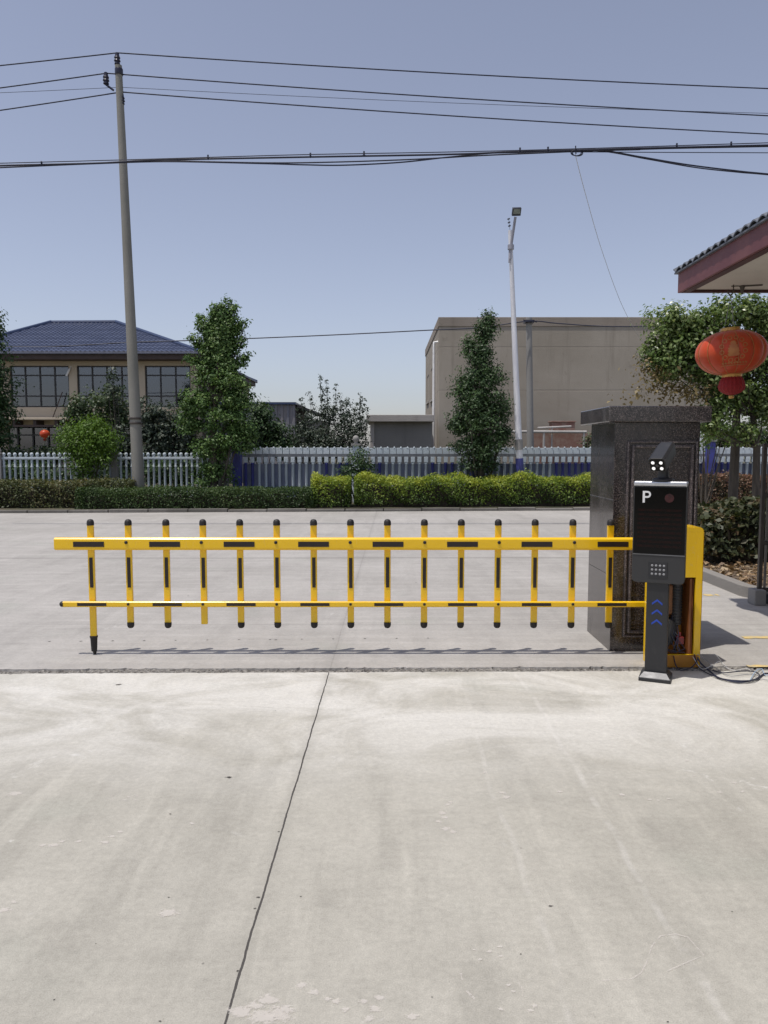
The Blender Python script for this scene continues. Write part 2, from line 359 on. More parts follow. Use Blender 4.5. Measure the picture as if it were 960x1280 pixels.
MT = dict(
    yellow=paint('yellow_paint', (0.88, 0.55, 0.010), (0.82, 0.50, 0.008), .24, .3, .38, (0.42, 0.30, 0.12)),
    yellow_in=mat('yellow_inner_shaded', (0.55, 0.25, 0.02), (0.45, 0.19, 0.02), rough=0.55, scale=4),  # cabinet yellow darkened to orange, the shade inside painted in
    black=mat('black_reflective_tape', (0.013, 0.008, 0.007), (0.019, 0.011, 0.009), rough=0.4, scale=20),
    rubber=mat('black_rubber', (0.009, 0.008, 0.008), (0.015, 0.012, 0.011), rough=0.6, scale=12),
    granite=granite('polished_dark_granite'), honedlit=granite('honed_lit_granite', 2.0, 0.4),  # moulding granite lightened, its sunlit edges put into the colour
    kioskdark=paint('charcoal_powder_coat', (0.015, 0.0155, 0.018), (0.021, 0.0215, 0.024), .42, 0, .25, (0.09, 0.085, 0.08)),
    kioskgrey=paint('grey_powder_coat', (0.026, 0.026, 0.027), (0.031, 0.031, 0.032), .46, 0, .25, (0.10, 0.095, 0.09)),
    screen=mat('black_gloss_screen', (0.003, 0.003, 0.0035), (0.004, 0.0035, 0.0035), rough=0.10, scale=2, rvar=0.03, spec=0.18),
    silver=mat('brushed_silver', (0.62, 0.63, 0.66), (0.55, 0.56, 0.58), rough=0.3, metal=0.9, scale=10, stretch=(1, 8, 1)),
    steelgrey=mat('grey_steel', (0.20, 0.20, 0.21), (0.15, 0.15, 0.15), rough=0.4, metal=0.6, scale=9),
    steelgrey2=mat('scuffed_base_steel', (0.20, 0.20, 0.205), (0.11, 0.11, 0.115), rough=0.45, metal=0.2, scale=9),
    bluearrow=mat('blue_arrow_print', (0.012, 0.05, 0.34), (0.016, 0.06, 0.40), rough=0.4, scale=8),
    white=mat('white_paint', (0.78, 0.78, 0.78), (0.70, 0.70, 0.70), rough=0.5, scale=5),
    led=mat('white_led', (0.9, 0.9, 0.9), rough=0.3, emis=((1, 0.98, 0.95, 1), 0.7)),
    redled=mat('dark_red_led_film', (0.045, 0.006, 0.008), (0.028, 0.005, 0.006), rough=0.25, scale=30),
    poleconc=stucco('pole_concrete', (0.21, 0.205, 0.18), (0.27, 0.26, 0.235), 0.35),
    pillarconc=stucco('post_concrete', (0.26, 0.25, 0.235), (0.33, 0.32, 0.30), 0.45),
    kerb=stucco('kerb_concrete', (0.24, 0.225, 0.205), (0.32, 0.30, 0.275), 0.6), oldkerb=stucco('old_kerb_concrete', (0.12, 0.112, 0.10), (0.26, 0.245, 0.225), 0.8),
    wire=mat('black_wire', (0.015, 0.018, 0.040), (0.022, 0.026, 0.05), rough=0.55, scale=5),
    greywire=mat('grey_wire', (0.30, 0.30, 0.31), (0.24, 0.24, 0.25), rough=0.5, scale=5),
    whitewire=mat('white_wire', (0.62, 0.62, 0.62), rough=0.45, scale=5),
    bluewire=mat('pale_blue_wire', (0.36, 0.47, 0.60), rough=0.45, scale=5),
    insul=mat('dark_insulator', (0.014, 0.014, 0.032), (0.022, 0.02, 0.035), rough=0.25, scale=6),
    lampwhite=mat('white_galvanised', (0.72, 0.72, 0.74), (0.60, 0.60, 0.63), rough=0.4, scale=4, stretch=(3, 3, .4)),
    bluepaint=mat('blue_paint', (0.060, 0.068, 0.30), (0.050, 0.055, 0.21), rough=0.55, scale=5),
    lampdark=mat('lamp_housing', (0.030, 0.033, 0.045), rough=0.4, scale=5),
    lens=mat('lamp_lens', (0.22, 0.25, 0.22), (0.16, 0.18, 0.16), rough=0.2, scale=14),
    bwall=stucco('stained_render', (0.205, 0.178, 0.150), (0.255, 0.225, 0.190), 0.5, zl=()),
    bband=stucco('parapet_render', (0.28, 0.24, 0.20), (0.34, 0.295, 0.25), 0.6),
    shedwall=stucco('shed_render', (0.22, 0.21, 0.195), (0.27, 0.26, 0.24), 0.5),
    slab=stucco('slab_render', (0.38, 0.35, 0.32), (0.45, 0.42, 0.385), 0.4),
    brick=mat('weathered_brick', (0.24, 0.13, 0.10), (0.30, 0.21, 0.17), rough=0.9, scale=5, bump=0.4),
    hwall=stucco('cream_render', (0.50, 0.425, 0.325), (0.56, 0.48, 0.37), 0.2), shadebrown=mat('shaded_yellow_brown', (0.24, 0.085, 0.025), (0.18, 0.06, 0.02), rough=0.35, scale=5),  # cabinet brown is the shade on its yellow steel, painted in
    hdark=mat('dark_soffit_wood', (0.055, 0.038, 0.032), (0.075, 0.05, 0.042), rough=0.7, scale=4),
    hframe=mat('bronze_window_frame', (0.028, 0.026, 0.026), rough=0.45, scale=5),
    glass=glassmat('window_glass', (0.45, 0.48, 0.54), 0.085),
    room=mat('dim_room', (0.10, 0.10, 0.11), (0.07, 0.07, 0.08), rough=0.9, scale=1),
    curtain=mat('pale_curtain', (0.62, 0.63, 0.66), (0.5, 0.51, 0.54), rough=0.9, scale=3, stretch=(9, 9, .3)),
    ridge=mat('blue_ridge_tile', (0.035, 0.055, 0.12), (0.028, 0.045, 0.10), rough=0.4, scale=4),
    redfascia=mat('maroon_fascia', (0.125, 0.040, 0.045), (0.155, 0.055, 0.055), rough=0.55, scale=3),
    reddark=mat('maroon_trim', (0.050, 0.017, 0.018), (0.06, 0.02, 0.02), rough=0.6, scale=3),
    soffit=stucco('cream_soffit', (0.56, 0.52, 0.45), (0.62, 0.58, 0.51), 0.28), armgrey=mat('grey_lamp_arm', (0.30, 0.30, 0.34), (0.24, 0.24, 0.28), rough=0.45, scale=4),
    tileedge=mat('grey_roof_tile', (0.10, 0.11, 0.13), (0.14, 0.15, 0.17), rough=0.5, scale=6),
    gold=mat('gold_foil', (0.62, 0.36, 0.10), (0.5, 0.27, 0.07), rough=0.4, metal=0.4, scale=12),
    goldprint=mat('gold_print', (0.48, 0.19, 0.055), (0.40, 0.13, 0.04), rough=0.5, scale=10),
    tassel=mat('red_fringe', (0.30, 0.012, 0.014), (0.20, 0.008, 0.010), rough=0.8, scale=4, stretch=(40, 40, 1)),
    gate=mat('dark_bronze_steel', (0.060, 0.050, 0.044), (0.075, 0.062, 0.052), rough=0.45, metal=0.3, scale=6),
    gatelight=mat('worn_steel_bar', (0.22, 0.20, 0.18), (0.16, 0.145, 0.13), rough=0.45, metal=0.3, scale=6),
    soil=mat('dry_soil', (0.17, 0.125, 0.085), (0.11, 0.08, 0.055), rough=0.95, scale=5, bump=0.8),
    verge=mat('verge_soil', (0.09, 0.075, 0.05), (0.055, 0.06, 0.03), rough=0.95, scale=3, bump=0.8),
    field=mat('field_ground', (0.16, 0.15, 0.11), (0.10, 0.11, 0.06), rough=0.95, scale=0.3),
    rubble=mat('rough_mortar', (0.36, 0.34, 0.31), (0.13, 0.12, 0.11), rough=0.95, scale=34, bump=1.0, bscale=90),
    bark=mat('grey_bark', (0.10, 0.085, 0.065), (0.06, 0.05, 0.04), rough=0.9, scale=6, bump=0.7, stretch=(3, 3, .5)),
    twig=mat('hedge_twigs', (0.045, 0.034, 0.022), (0.03, 0.026, 0.015), rough=0.9, scale=14, bump=0.8),
    yline=mat('worn_yellow_line', (0.66, 0.47, 0.16), (0.46, 0.40, 0.26), rough=0.8, scale=7),
    palemark=mat('pale_splash', (0.60, 0.59, 0.56), (0.52, 0.51, 0.48), rough=0.85, scale=30),
    darkmark=mat('dark_pit', (0.07, 0.065, 0.06), (0.10, 0.09, 0.08), rough=0.9, scale=30),
    fencewhite=stucco('fence_white', (0.47, 0.53, 0.57), (0.60, 0.655, 0.69), 0.45), dullpipe=mat('dull_pipe', (0.42, 0.40, 0.38), (0.34, 0.32, 0.30), rough=.6, scale=3),
    fencepanel=mat('grey_blue_panel', (0.25, 0.27, 0.34), (0.18, 0.20, 0.28), rough=0.8, scale=2),
    brown=mat('brown_card', (0.26, 0.12, 0.05), (0.20, 0.09, 0.04), rough=0.7, scale=6),
    motor=mat('motor_casting', (0.035, 0.035, 0.036), (0.05, 0.05, 0.05), rough=0.45, scale=9),
    redpart=mat('red_plastic', (0.15, 0.015, 0.018), rough=0.4, scale=9),
    orangebase=mat('ochre_plinth', (0.50, 0.22, 0.02), (0.42, 0.18, 0.02), rough=0.5, scale=7),
)
LM = dict(
    conifer=leafmat('dark_green_leaf', [(0, (0.025, 0.048, 0.020)), (0.6, (0.053, 0.098, 0.035)), (1, (0.094, 0.156, 0.056))], 0.25),
    magnolia=leafmat('glossy_green_leaf', [(0, (0.039, 0.078, 0.021)), (0.55, (0.091, 0.169, 0.044)), (0.85, (0.169, 0.260, 0.078)), (1, (0.260, 0.351, 0.130))], 0.32),
    bush=leafmat('dull_green_leaf', [(0, (0.031, 0.055, 0.023)), (0.6, (0.065, 0.104, 0.044)), (1, (0.156, 0.169, 0.098))], 0.25),
    lime=leafmat('fresh_green_leaf', [(0, (0.050, 0.099, 0.011)), (0.6, (0.105, 0.193, 0.024)), (1, (0.165, 0.264, 0.039))], 0.35),
    sparse=leafmat('grey_green_leaf', [(0, (0.029, 0.044, 0.029)), (0.6, (0.058, 0.081, 0.055)), (1, (0.117, 0.137, 0.104))], 0.2),
    hedge=leafmat('box_leaf', [(0, (0.026, 0.049, 0.014)), (0.6, (0.055, 0.099, 0.026)), (1, (0.102, 0.145, 0.043))], 0.25),
    brownhedge=leafmat('bronze_green_leaf', [(0, (0.034, 0.048, 0.016)), (0.5, (0.092, 0.109, 0.039)), (0.85, (0.138, 0.115, 0.048)), (1, (0.230, 0.230, 0.092))], 0.25),
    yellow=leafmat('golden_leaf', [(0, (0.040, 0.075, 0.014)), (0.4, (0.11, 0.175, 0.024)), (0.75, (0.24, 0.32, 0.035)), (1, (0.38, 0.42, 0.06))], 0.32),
    redhedge=leafmat('copper_leaf', [(0, (0.035, 0.042, 0.018)), (0.4, (0.12, 0.075, 0.042)), (0.8, (0.24, 0.12, 0.08)), (1, (0.30, 0.20, 0.12))], 0.25),
    mixhedge=leafmat('dark_mixed_leaf', [(0, (0.024, 0.037, 0.015)), (0.6, (0.061, 0.072, 0.031)), (0.88, (0.132, 0.083, 0.046)), (1, (0.330, 0.297, 0.187))], 0.25),
    photinia=leafmat('pale_green_leaf', [(0, (0.050, 0.082, 0.022)), (0.45, (0.13, 0.20, 0.055)), (0.8, (0.27, 0.33, 0.13)), (1, (0.33, 0.38, 0.19))], 0.38, 0.30),
    dry=leafmat('dry_leaf', [(0, (0.11, 0.08, 0.035)), (0.6, (0.20, 0.15, 0.06)), (1, (0.30, 0.24, 0.12))], 0.3),
    litter=leafmat('fallen_leaf', [(0, (0.14, 0.085, 0.045)), (0.6, (0.30, 0.20, 0.11)), (1, (0.48, 0.38, 0.25))], 0.1),
)
# ------------------------------------------------------------------ foliage
def leaf_mesh(name, pos, nrm, size, tint, material, rng, aspect=0.55):
    """one folded pointed leaf (two triangles-pairs) per position"""
    n = len(pos)
    nrm = nrm / (np.linalg.norm(nrm, axis=1, keepdims=True) + 1e-9)
    ref = rng.normal(size=(n, 3))
    a = np.cross(nrm, ref); a /= (np.linalg.norm(a, axis=1, keepdims=True) + 1e-9)
    b = np.cross(nrm, a)
    s = size[:, None]
    v = np.empty((n, 4, 3))
    v[:, 0] = pos - a * s * 0.5
    v[:, 1] = pos + b * s * aspect * 0.5 + nrm * s * 0.10 - a * s * 0.06
    v[:, 2] = pos + a * s * 0.5 - nrm * s * 0.05
    v[:, 3] = pos - b * s * aspect * 0.5 + nrm * s * 0.10 - a * s * 0.06
    me = bpy.data.meshes.new(name)
    me.vertices.add(n * 4); me.loops.add(n * 4); me.polygons.add(n)
    me.vertices.foreach_set('co', v.reshape(-1).astype(np.float32))
    me.loops.foreach_set('vertex_index', np.arange(n * 4, dtype=np.int32))
    me.polygons.foreach_set('loop_start', np.arange(0, n * 4, 4, dtype=np.int32))
    at = me.attributes.new('tint', 'FLOAT', 'FACE')
    at.data.foreach_set('value', np.clip(tint, 0, 1).astype(np.float32))
    me.materials.append(material)
    me.update(calc_edges=True)
    return me

def link_mesh(name, me, parent=None, loc=(0, 0, 0)):
    o = bpy.data.objects.new(name, me); COL.objects.link(o)
    if parent is not None: o.parent = parent; WO[o.name] = worldloc(parent)
    else: o.location = loc; WO[o.name] = Vector(loc)
    return o

def crown(name, blobs, Y, material, parent, seed, leaf=0.10, dens=0.6, clump=22, sig=0.14, hollow=0.45, up=0.45, depth=0.9, extra=None):
    """blobs: photo ellipses (u, v, ru, rv[, weight]) at depth Y, filled with clumps of leaves"""
    rng = np.random.default_rng(seed)
    allp, alln, allt = [], [], []
    centres = []
    for bl in blobs:
        u, v, ru, rv = bl[:4]; w = bl[4] if len(bl) > 4 else 1.0
        dy = bl[5] if len(bl) > 5 else 0.0
        c = np.array(P(u, v, Y + dy)); rx, rz = ru * Y / F, rv * Y / F; ry = min(rx, 2.2) * depth
        n = int(math.pi * ru * rv * dens * w)
        nc = max(3, int(n / clump))
        d = rng.normal(size=(nc, 3)); d /= np.linalg.norm(d, axis=1, keepdims=True)
        r = rng.random(nc) ** hollow
        lump = 1 + 0.16 * np.sin(d[:, 0] * 5.1 + seed) * np.cos(d[:, 2] * 6.3 + u) + 0.10 * rng.normal(size=nc)
        cc = c + d * (r * lump)[:, None] * np.array([rx, ry, rz])
        centres.extend([tuple(x) for x in cc[: max(3, nc // 12)]])
        ct = rng.normal(0.5, 0.16, nc)
        cs = sig * rng.uniform(0.7, 1.35, nc)
        idx = rng.integers(0, nc, n)
        off = rng.normal(size=(n, 3)) * cs[idx][:, None] * np.array([1, 1, 0.75])
        p = cc[idx] + off
        nm = off / (cs[idx][:, None]) * 0.7 + rng.normal(size=(n, 3)) * 0.65 + np.array([0, 0, up * 2]) + d[idx] * 0.5
        allp.append(p); alln.append(nm); allt.append(ct[idx] + rng.normal(0, 0.17, n))
    p = np.concatenate(allp); nm = np.concatenate(alln); t = np.concatenate(allt)
    p = p - np.array(worldloc(parent))
    keep = p[:, 2] > -worldloc(parent).z + 0.08
    p, nm, t = p[keep], nm[keep], t[keep]
    me = leaf_mesh(name, p, nm, leaf * rng.uniform(0.65, 1.3, len(p)), t, material, rng)
    return link_mesh(name, me, parent), centres

def trunk(parent, pts, r0, r1, limbs, seed, name='trunk', nl=14, lr=0.022):
    rng = random.Random(seed)
    mb = MB()
    pts = [Vector(p) for p in pts]
    n = len(pts)
    mb.tube(pts, [r0 + (r1 - r0) * i / (n - 1) for i in range(n)], 10)
    for c in (rng.sample(limbs, min(nl, len(limbs))) if limbs else []):
        c = Vector(c)
        # leave the trunk below the clump
        k = max(0, min(n - 1, int((c.z - pts[0].z) / max(0.1, pts[-1].z - pts[0].z) * (n - 1)) - 1))
        s = pts[k]
        mid = s.lerp(c, 0.5) + Vector((0, 0, -0.08 * (c - s).length)) + Vector([rng.uniform(-.06, .06) for _ in range(3)])
        mb.tube([s, mid, c], [lr, lr * 0.7, lr * 0.3], 5)
    return mb.build(name, MT['bark'], parent, smooth=True)

def tree(name, base, label, cat, blobs, Y, material, seed, tpts, r0, r1, group=None, nl=14, **kw):
    root = empty(name, base, label, cat, group)
    cr, cen = crown('crown', blobs, Y, material, root, seed, **kw)
    trunk(root, tpts, r0, r1, cen, seed, nl=nl, lr=max(0.012, r0 * 0.28))
    return root

def hedge(name, label, X0, X1, d0, d1, z0, z1, material, seed, leaf=0.05, n=9000, rough=0.06, yfun=KY, group=None, ends=0.2, cat='hedge', z0leaf=None, core=0.17, tshift=0.0, height_tint=0.0):
    """clipped hedge: leaves through a thick outer shell over a woody core"""
    rng = np.random.default_rng(seed)
    cx = (X0 + X1) / 2
    root = empty(name, (cx, yfun(cx, (d0 + d1) / 2), z0), label, cat, group)
    o = np.array(root.location)
    L, D, H = X1 - X0, d1 - d0, z1 - z0
    aT, aF, aE = L * D, L * H, D * H
    tot = aT + 2 * aF + 2 * aE
    k = rng.random(n) * tot
    u, w, s = rng.random(n), rng.random(n), rng.random(n) ** 1.6 * 0.20
    X = np.empty(n); dd = np.empty(n); Z = np.empty(n); N = np.zeros((n, 3))
    top = k < aT; fr = (k >= aT) & (k < aT + aF); bk = (k >= aT + aF) & (k < aT + 2 * aF)
    e0 = (k >= aT + 2 * aF) & (k < aT + 2 * aF + aE); e1 = k >= aT + 2 * aF + aE
    X[:] = X0 + u * L; dd[:] = d0 + w * D; Z[:] = z0 + w * H
    Z[top] = z1 - s[top]; N[top] = (0, 0, 1)
    dd[fr] = d0 + s[fr]; N[fr] = (0, -1, 0.35); dd[bk] = d1 - s[bk]; N[bk] = (0, 1, 0.35)
    for e, x, sg in ((e0, X0, 1), (e1, X1, -1)):
        X[e] = x + sg * s[e]; dd[e] = d0 + u[e] * D; N[e] = (-sg, 0, 0.3)
    # lumpy growth, rounded shoulders
    lump = (np.sin(X * 3.1 + seed) + np.sin(X * 7.3 + 2 * seed) * 0.6 + np.sin(X * 1.3 + dd * 4) * 0.8)
    Z += np.where(top, lump * rough * 0.55, 0) + rng.normal(0, 0.022, n) + (rng.random(n) > 0.965) * rng.random(n) * 0.10 * top
    dd += np.where(fr, -np.sin(X * 4.7 + seed + Z * 5) * rough * 0.7, 0) + rng.normal(0, 0.02, n)
    sh = np.clip((Z - (z1 - 0.22)) / 0.22, 0, 1) ** 2
    mid = (d0 + d1) / 2
    dd = mid + (dd - mid) * (1 - 0.16 * sh)
    pos = np.stack([X, 19.3 + 0.06 * (X + 9.7) + dd if yfun is KY else np.array([yfun(a, b) for a, b in zip(X, dd)]), Z], 1) - o
    nm = N * 0.7 + rng.normal(size=(n, 3)) * 0.6 + np.array([0, 0, 0.35])
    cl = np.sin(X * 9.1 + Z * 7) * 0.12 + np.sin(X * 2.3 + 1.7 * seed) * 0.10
    tint = 0.45 + cl + rng.normal(0, 0.17, n) + tshift + height_tint * (np.clip((Z - z0) / H, 0, 1) - 0.55) + np.where(top, 0.12, 0)  # leaf tint rises with height and on the top face
    me = leaf_mesh('foliage', pos, nm, leaf * rng.uniform(0.6, 1.35, n), tint, material, rng, 0.6)
    link_mesh('foliage', me, root)
    mb = MB()
    # woody core: crooked stems and a dark twig mass
    seg = max(2, int(L / 0.3))
    c = core
    for i in range(seg):
        xa, xb = X0 + c + (L - 2 * c) * i / seg, X0 + c + (L - 2 * c) * (i + 1) / seg
        ya, yb = yfun((xa + xb) / 2, d0 + c), yfun((xa + xb) / 2, d1 - c)
        zt = z1 - c - 0.04 + 0.05 * math.sin(i * 2.7)
        jj = 0.02 * math.sin(i * 5.1)
        zb = (z0leaf if z0leaf is not None else z0) + 0.0
        mb.mm((xa, ya + jj, zb + 0.01 * (i % 2)), (xb + 0.001 * (i % 3), yb + jj, zt))
    mb.build('twigs', MT['twig'], root, fixn=False)
    return root

# ------------------------------------------------------------------ sky, sun, camera
SUN = Vector((-0.523, -0.32, 1.932)).normalized()
el = math.asin(SUN.z)
w = bpy.data.worlds.new('World'); SC.world = w; w.use_nodes = True
wn = w.node_tree; wn.nodes.clear()
sky = nd(wn, 'ShaderNodeTexSky', sky_type='NISHITA', sun_disc=False, sun_elevation=el, sun_rotation=math.atan2(SUN.x, SUN.y),
         altitude=0.0, air_density=1.0, dust_density=1.2, ozone_density=1.0)
hs = nd(wn, 'ShaderNodeHueSaturation', {'Saturation': 0.62, 'Value': 1.0, 'Color': sky.outputs[0]})
tint = mixc(wn, 1.0, hs.outputs[0], (1.02, 1.0, 1.085), 'MULTIPLY')
bg = nd(wn, 'ShaderNodeBackground', {'Color': tint, 'Strength': 0.12})
wo = nd(wn, 'ShaderNodeOutputWorld'); wn.links.new(bg.outputs[0], wo.inputs[0])

sl = bpy.data.lights.new('sun', 'SUN'); sl.energy = 3.6; sl.angle = math.radians(0.53); sl.color = (1.0, 0.95, 0.88)
so = bpy.data.objects.new('sun', sl); COL.objects.link(so)
so.rotation_euler = SUN.to_track_quat('Z', 'Y').to_euler(); so.location = SUN * 60

cam = bpy.data.cameras.new('camera'); cam.sensor_fit = 'VERTICAL'; cam.sensor_height = 36.0; cam.lens = F / 1280 * 36.0
cam.clip_start = 0.05; cam.clip_end = 2000
co_ = bpy.data.objects.new('camera', cam); COL.objects.link(co_)
co_.location = (0, 0, CAM_H); co_.rotation_euler = (math.radians(90) - PITCH, 0, 0)
SC.camera = co_
SC.view_settings.view_transform = 'Standard'
try: SC.view_settings.look = 'None'
except Exception: pass
SC.view_settings.exposure = 0.0; SC.view_settings.gamma = 1.0
SC.view_settings.use_curve_mapping = False
SC.cycles.max_bounces = 8
SC.cycles.transparent_max_bounces = 12

# ------------------------------------------------------------------ ground
def structure(o): return tag(o, kind='structure')
TY = lambda x: 5.517 + (x - 1.9) * 0.0142          # middle line of the gate track
jx0, jx1 = G(281, 1280), G(428, 784)
jsl = (jx1.x - jx0.x) / (jx1.y - jx0.y)
JX = jx0.x - jsl * jx0.y
MT['fore'] = concrete('forecourt_concrete', (0.350, 0.334, 0.290), (0.420, 0.402, 0.352), joint=(JX, jsl, 0.0042, 1.0), dust=(3.2, 4.6, 0.8), streak=0.16, stain=0.62,
                      tracks=((0.95, 0.022, 0.22), (0.52, 0.018, 0.13)))
MT['drive'] = concrete('driveway_concrete', (0.318, 0.302, 0.280), (0.388, 0.370, 0.346), joint=(JX, jsl, 0.006, 0.14),
                       cross=((11.3, 0.004, 0.028, 0.75), (16.4, 0.01, 0.04, 0.5), (6.95, 0.0, 0.008, 0.3)), streak=0.5, stain=0.3, deep=0.3)

mb = MB(); mb.add([(-400, -100, -0.12), (400, -100, -0.12), (400, 700, -0.12), (-400, 700, -0.12)], [(0, 1, 2, 3)])
structure(mb.build('ground', MT['field']))

def slab_edge(y_off, sgn, x0, x1, step, amp, rnd):
    cur = 0.0
    pts = []
    x = x0
    while x <= x1 + 1e-6:
        cur = cur * .75 + rnd.uniform(-.5, .5) * amp
        pts.append((x, TY(x) + y_off + sgn * (abs(cur) + amp * (1.6 * rnd.random() if rnd.random() > 0.9 else 0))))
        x += step
    return pts
rnd = random.Random(3)
ed = slab_edge(-0.050, -1, -16, 16, 0.022, 0.012, rnd)
mb = MB()
n = len(ed)
vs = [(x, y, 0.0) for x, y in ed] + [(x, y + 0.006, -0.06) for x, y in ed] + [(-16, -8, 0), (16, -8, 0)]
fs = [tuple([2 * n, 2 * n + 1] + list(range(n - 1, -1, -1)))] + [(i, i + 1, n + i + 1, n + i) for i in range(n - 1)]
mb.add(vs, fs)
structure(mb.build('forecourt', MT['fore']))
ed = slab_edge(0.050, 1, -16, 16, 0.022, 0.018, rnd)
n = len(ed)
vs = [(x, y, 0.0) for x, y in ed] + [(x, y - 0.006, -0.06) for x, y in ed] + [(60, TY(16) + 0.05, 0), (60, KY(60, 0.05), 0), (-60, KY(-60, 0.05), 0), (-60, TY(-16) + 0.05, 0)]
fs = [tuple(list(range(n)) + [2 * n, 2 * n + 1, 2 * n + 2, 2 * n + 3])] + [(i, i + 1, n + i + 1, n + i) for i in range(n - 1)]
mb = MB(); mb.add(vs, fs)
structure(mb.build('driveway', MT['drive']))
# gate track: broken mortar in the channel between the two slabs
nx, ny = 900, 9
xs = np.linspace(-8, 8, nx); rg = np.random.default_rng(5)
vs, fs = [], []
for j in range(ny):
    for i in range(nx):
        y = TY(xs[i]) - 0.075 + 0.150 * j / (ny - 1)
        e = 1 - abs(2 * j / (ny - 1) - 1)
        z = -0.010 - 0.006 * e + rg.normal(0, 0.006) + 0.006 * math.sin(xs[i] * 3) + (0.012 if rg.random() > 0.93 else 0)
        if j in (0, ny - 1): z = -0.04
        vs.append((xs[i], y, min(z, -0.001)))
for j in range(ny - 1):
    for i in range(nx - 1):
        a = j * nx + i; fs.append((a, a + 1, a + nx + 1, a + nx))
mb = MB(); mb.add(vs, fs)
structure(mb.build('gate_track', MT['rubble']))

# far kerb and verge
mb = MB(); x = -45.0; rnd = random.Random(9)
while x < 45:
    L = 0.98
    y0, y1 = KY(x) + rnd.uniform(-.008, .008), KY(x + L) + rnd.uniform(-.008, .008)
    h = 0.085 + rnd.uniform(-.022, .006)
    mb.prism([(x, y0, -0.05), (x + L, y1, -0.05), (x + L, y1 + .14, -0.05), (x, y0 + .14, -0.05)], (0, 0, h + 0.05))
    x += 1.0
structure(mb.build('kerb', MT['oldkerb'], bevel=0.015))
mb = MB(); mb.add([(-45, KY(-45, .13), .075), (45, KY(45, .13), .075), (60, 140, .075), (-60, 140, .075)], [(0, 1, 2, 3)])
structure(mb.build('verge', MT['verge']))
# side bed at right: kerb along it with a rounded corner
KX, KN = 3.90, 8.07
path = [(12, 13.6), (6, 13.6), (KX + .8, 13.6), (KX + .4, 13.5), (KX + .1, 13.2), (KX, 12.8), (KX, 12), (KX, 10), (KX, KN + 0.30)] + [(KX + 0.3 - 0.3 * math.cos(a), KN + 0.3 - 0.3 * math.sin(a)) for a in [math.pi / 2 * k / 6 for k in range(1, 7)]] + [(6, KN), (12, KN)]
mb = MB()
def offset_path(path, d):
    out = []
    for i, p in enumerate(path):
        a, b = Vector(path[max(0, i - 1)]), Vector(path[min(len(path) - 1, i + 1)])
        t = (b - a).normalized(); nrm = Vector((-t.y, t.x))
        out.append(Vector(p) + nrm * d)
    return out
inn = offset_path(path, 0.13)
n = len(path)
vs = [(x, y, -0.02) for x, y in path] + [(x, y, 0.125) for x, y in path] + [(p.x, p.y, 0.125) for p in inn] + [(p.x, p.y, 0.05) for p in inn]
fs = []
for i in range(n - 1):
    for k in range(3): fs.append((k * n + i, k * n + i + 1, (k + 1) * n + i + 1, (k + 1) * n + i))
mb.add(vs, fs)
structure(mb.build('bed_kerb', MT['kerb'], bevel=0.012))
mb = MB(); mb.add([(p.x - 0.004, p.y, 0.095) for i, p in enumerate(inn)], [tuple(range(n - 1, -1, -1))])
structure(mb.build('planting_bed', MT['soil']))
rg = np.random.default_rng(11); n = 2600
p = np.stack([rg.uniform(4.05, 8.5, n), 8.4 + rg.random(n) ** 1.3 * 2.2, 0.105 + rg.random(n) * 0.03], 1)
nm = rg.normal(size=(n, 3)) * 0.45 + np.array([0, 0, 1.0])
tag(link_mesh('leaf_litter', leaf_mesh('leaf_litter', p, nm, rg.uniform(0.04, 0.11, n), rg.random(n), LM['litter'], rg)), 'dry brown fallen leaves covering the soil of the side bed', 'leaf litter', kind='stuff')

# worn paint and splashes on the paving (flat, 3-4 mm up)
BZ = [0]
def blot(mb, c, rx, ry, rnd, z, n=11, rot=0.0):
    BZ[0] += 1; z += 0.00002 * (BZ[0] % 60)
    vs = [(c.x, c.y, z)]; mb.fade = getattr(mb, 'fade', []) + [1.0] + [0.0] * n
    for k in range(n):
        a = 2 * math.pi * k / n; q = 1 + rnd.uniform(-.35, .3)
        x, y = rx * q * math.cos(a), ry * q * math.sin(a)
        vs.append((c.x + x * math.cos(rot) - y * math.sin(rot), c.y + x * math.sin(rot) + y * math.cos(rot), z))
    mb.add(vs, [(0, 1 + k, 1 + (k + 1) % n) for k in range(n)])
def ribbon(mb, pts, w, z, rnd):
    pts = [G(*q) for q in pts]; vs, fs = [], []
    dense = []
    for a, b in zip(pts[:-1], pts[1:]):
        m = max(2, int((b - a).length / 0.02))
        dense += [a.lerp(b, i / m) for i in range(m)]
    dense.append(pts[-1])
    for i, q in enumerate(dense):
        t = (dense[min(i + 1, len(dense) - 1)] - dense[max(i - 1, 0)]).normalized()
        nn = Vector((-t.y, t.x, 0)) * w * rnd.uniform(0.2, 1.0) / 2
        vs += [(q.x + nn.x, q.y + nn.y, z), (q.x - nn.x, q.y - nn.y, z)]
    mb.fade = getattr(mb, 'fade', []) + [0.55] * len(vs)
    for i in range(len(dense) - 1):
        if rnd.random() > 0.12: fs.append((2 * i, 2 * i + 1, 2 * i + 3, 2 * i + 2))
    mb.add(vs, fs)
def fadebuild(mb, name, m):
    o = structure(mb.build(name, m, fixn=False))
    a = o.data.attributes.new('fade', 'FLOAT', 'POINT'); a.data.foreach_set('value', mb.fade)
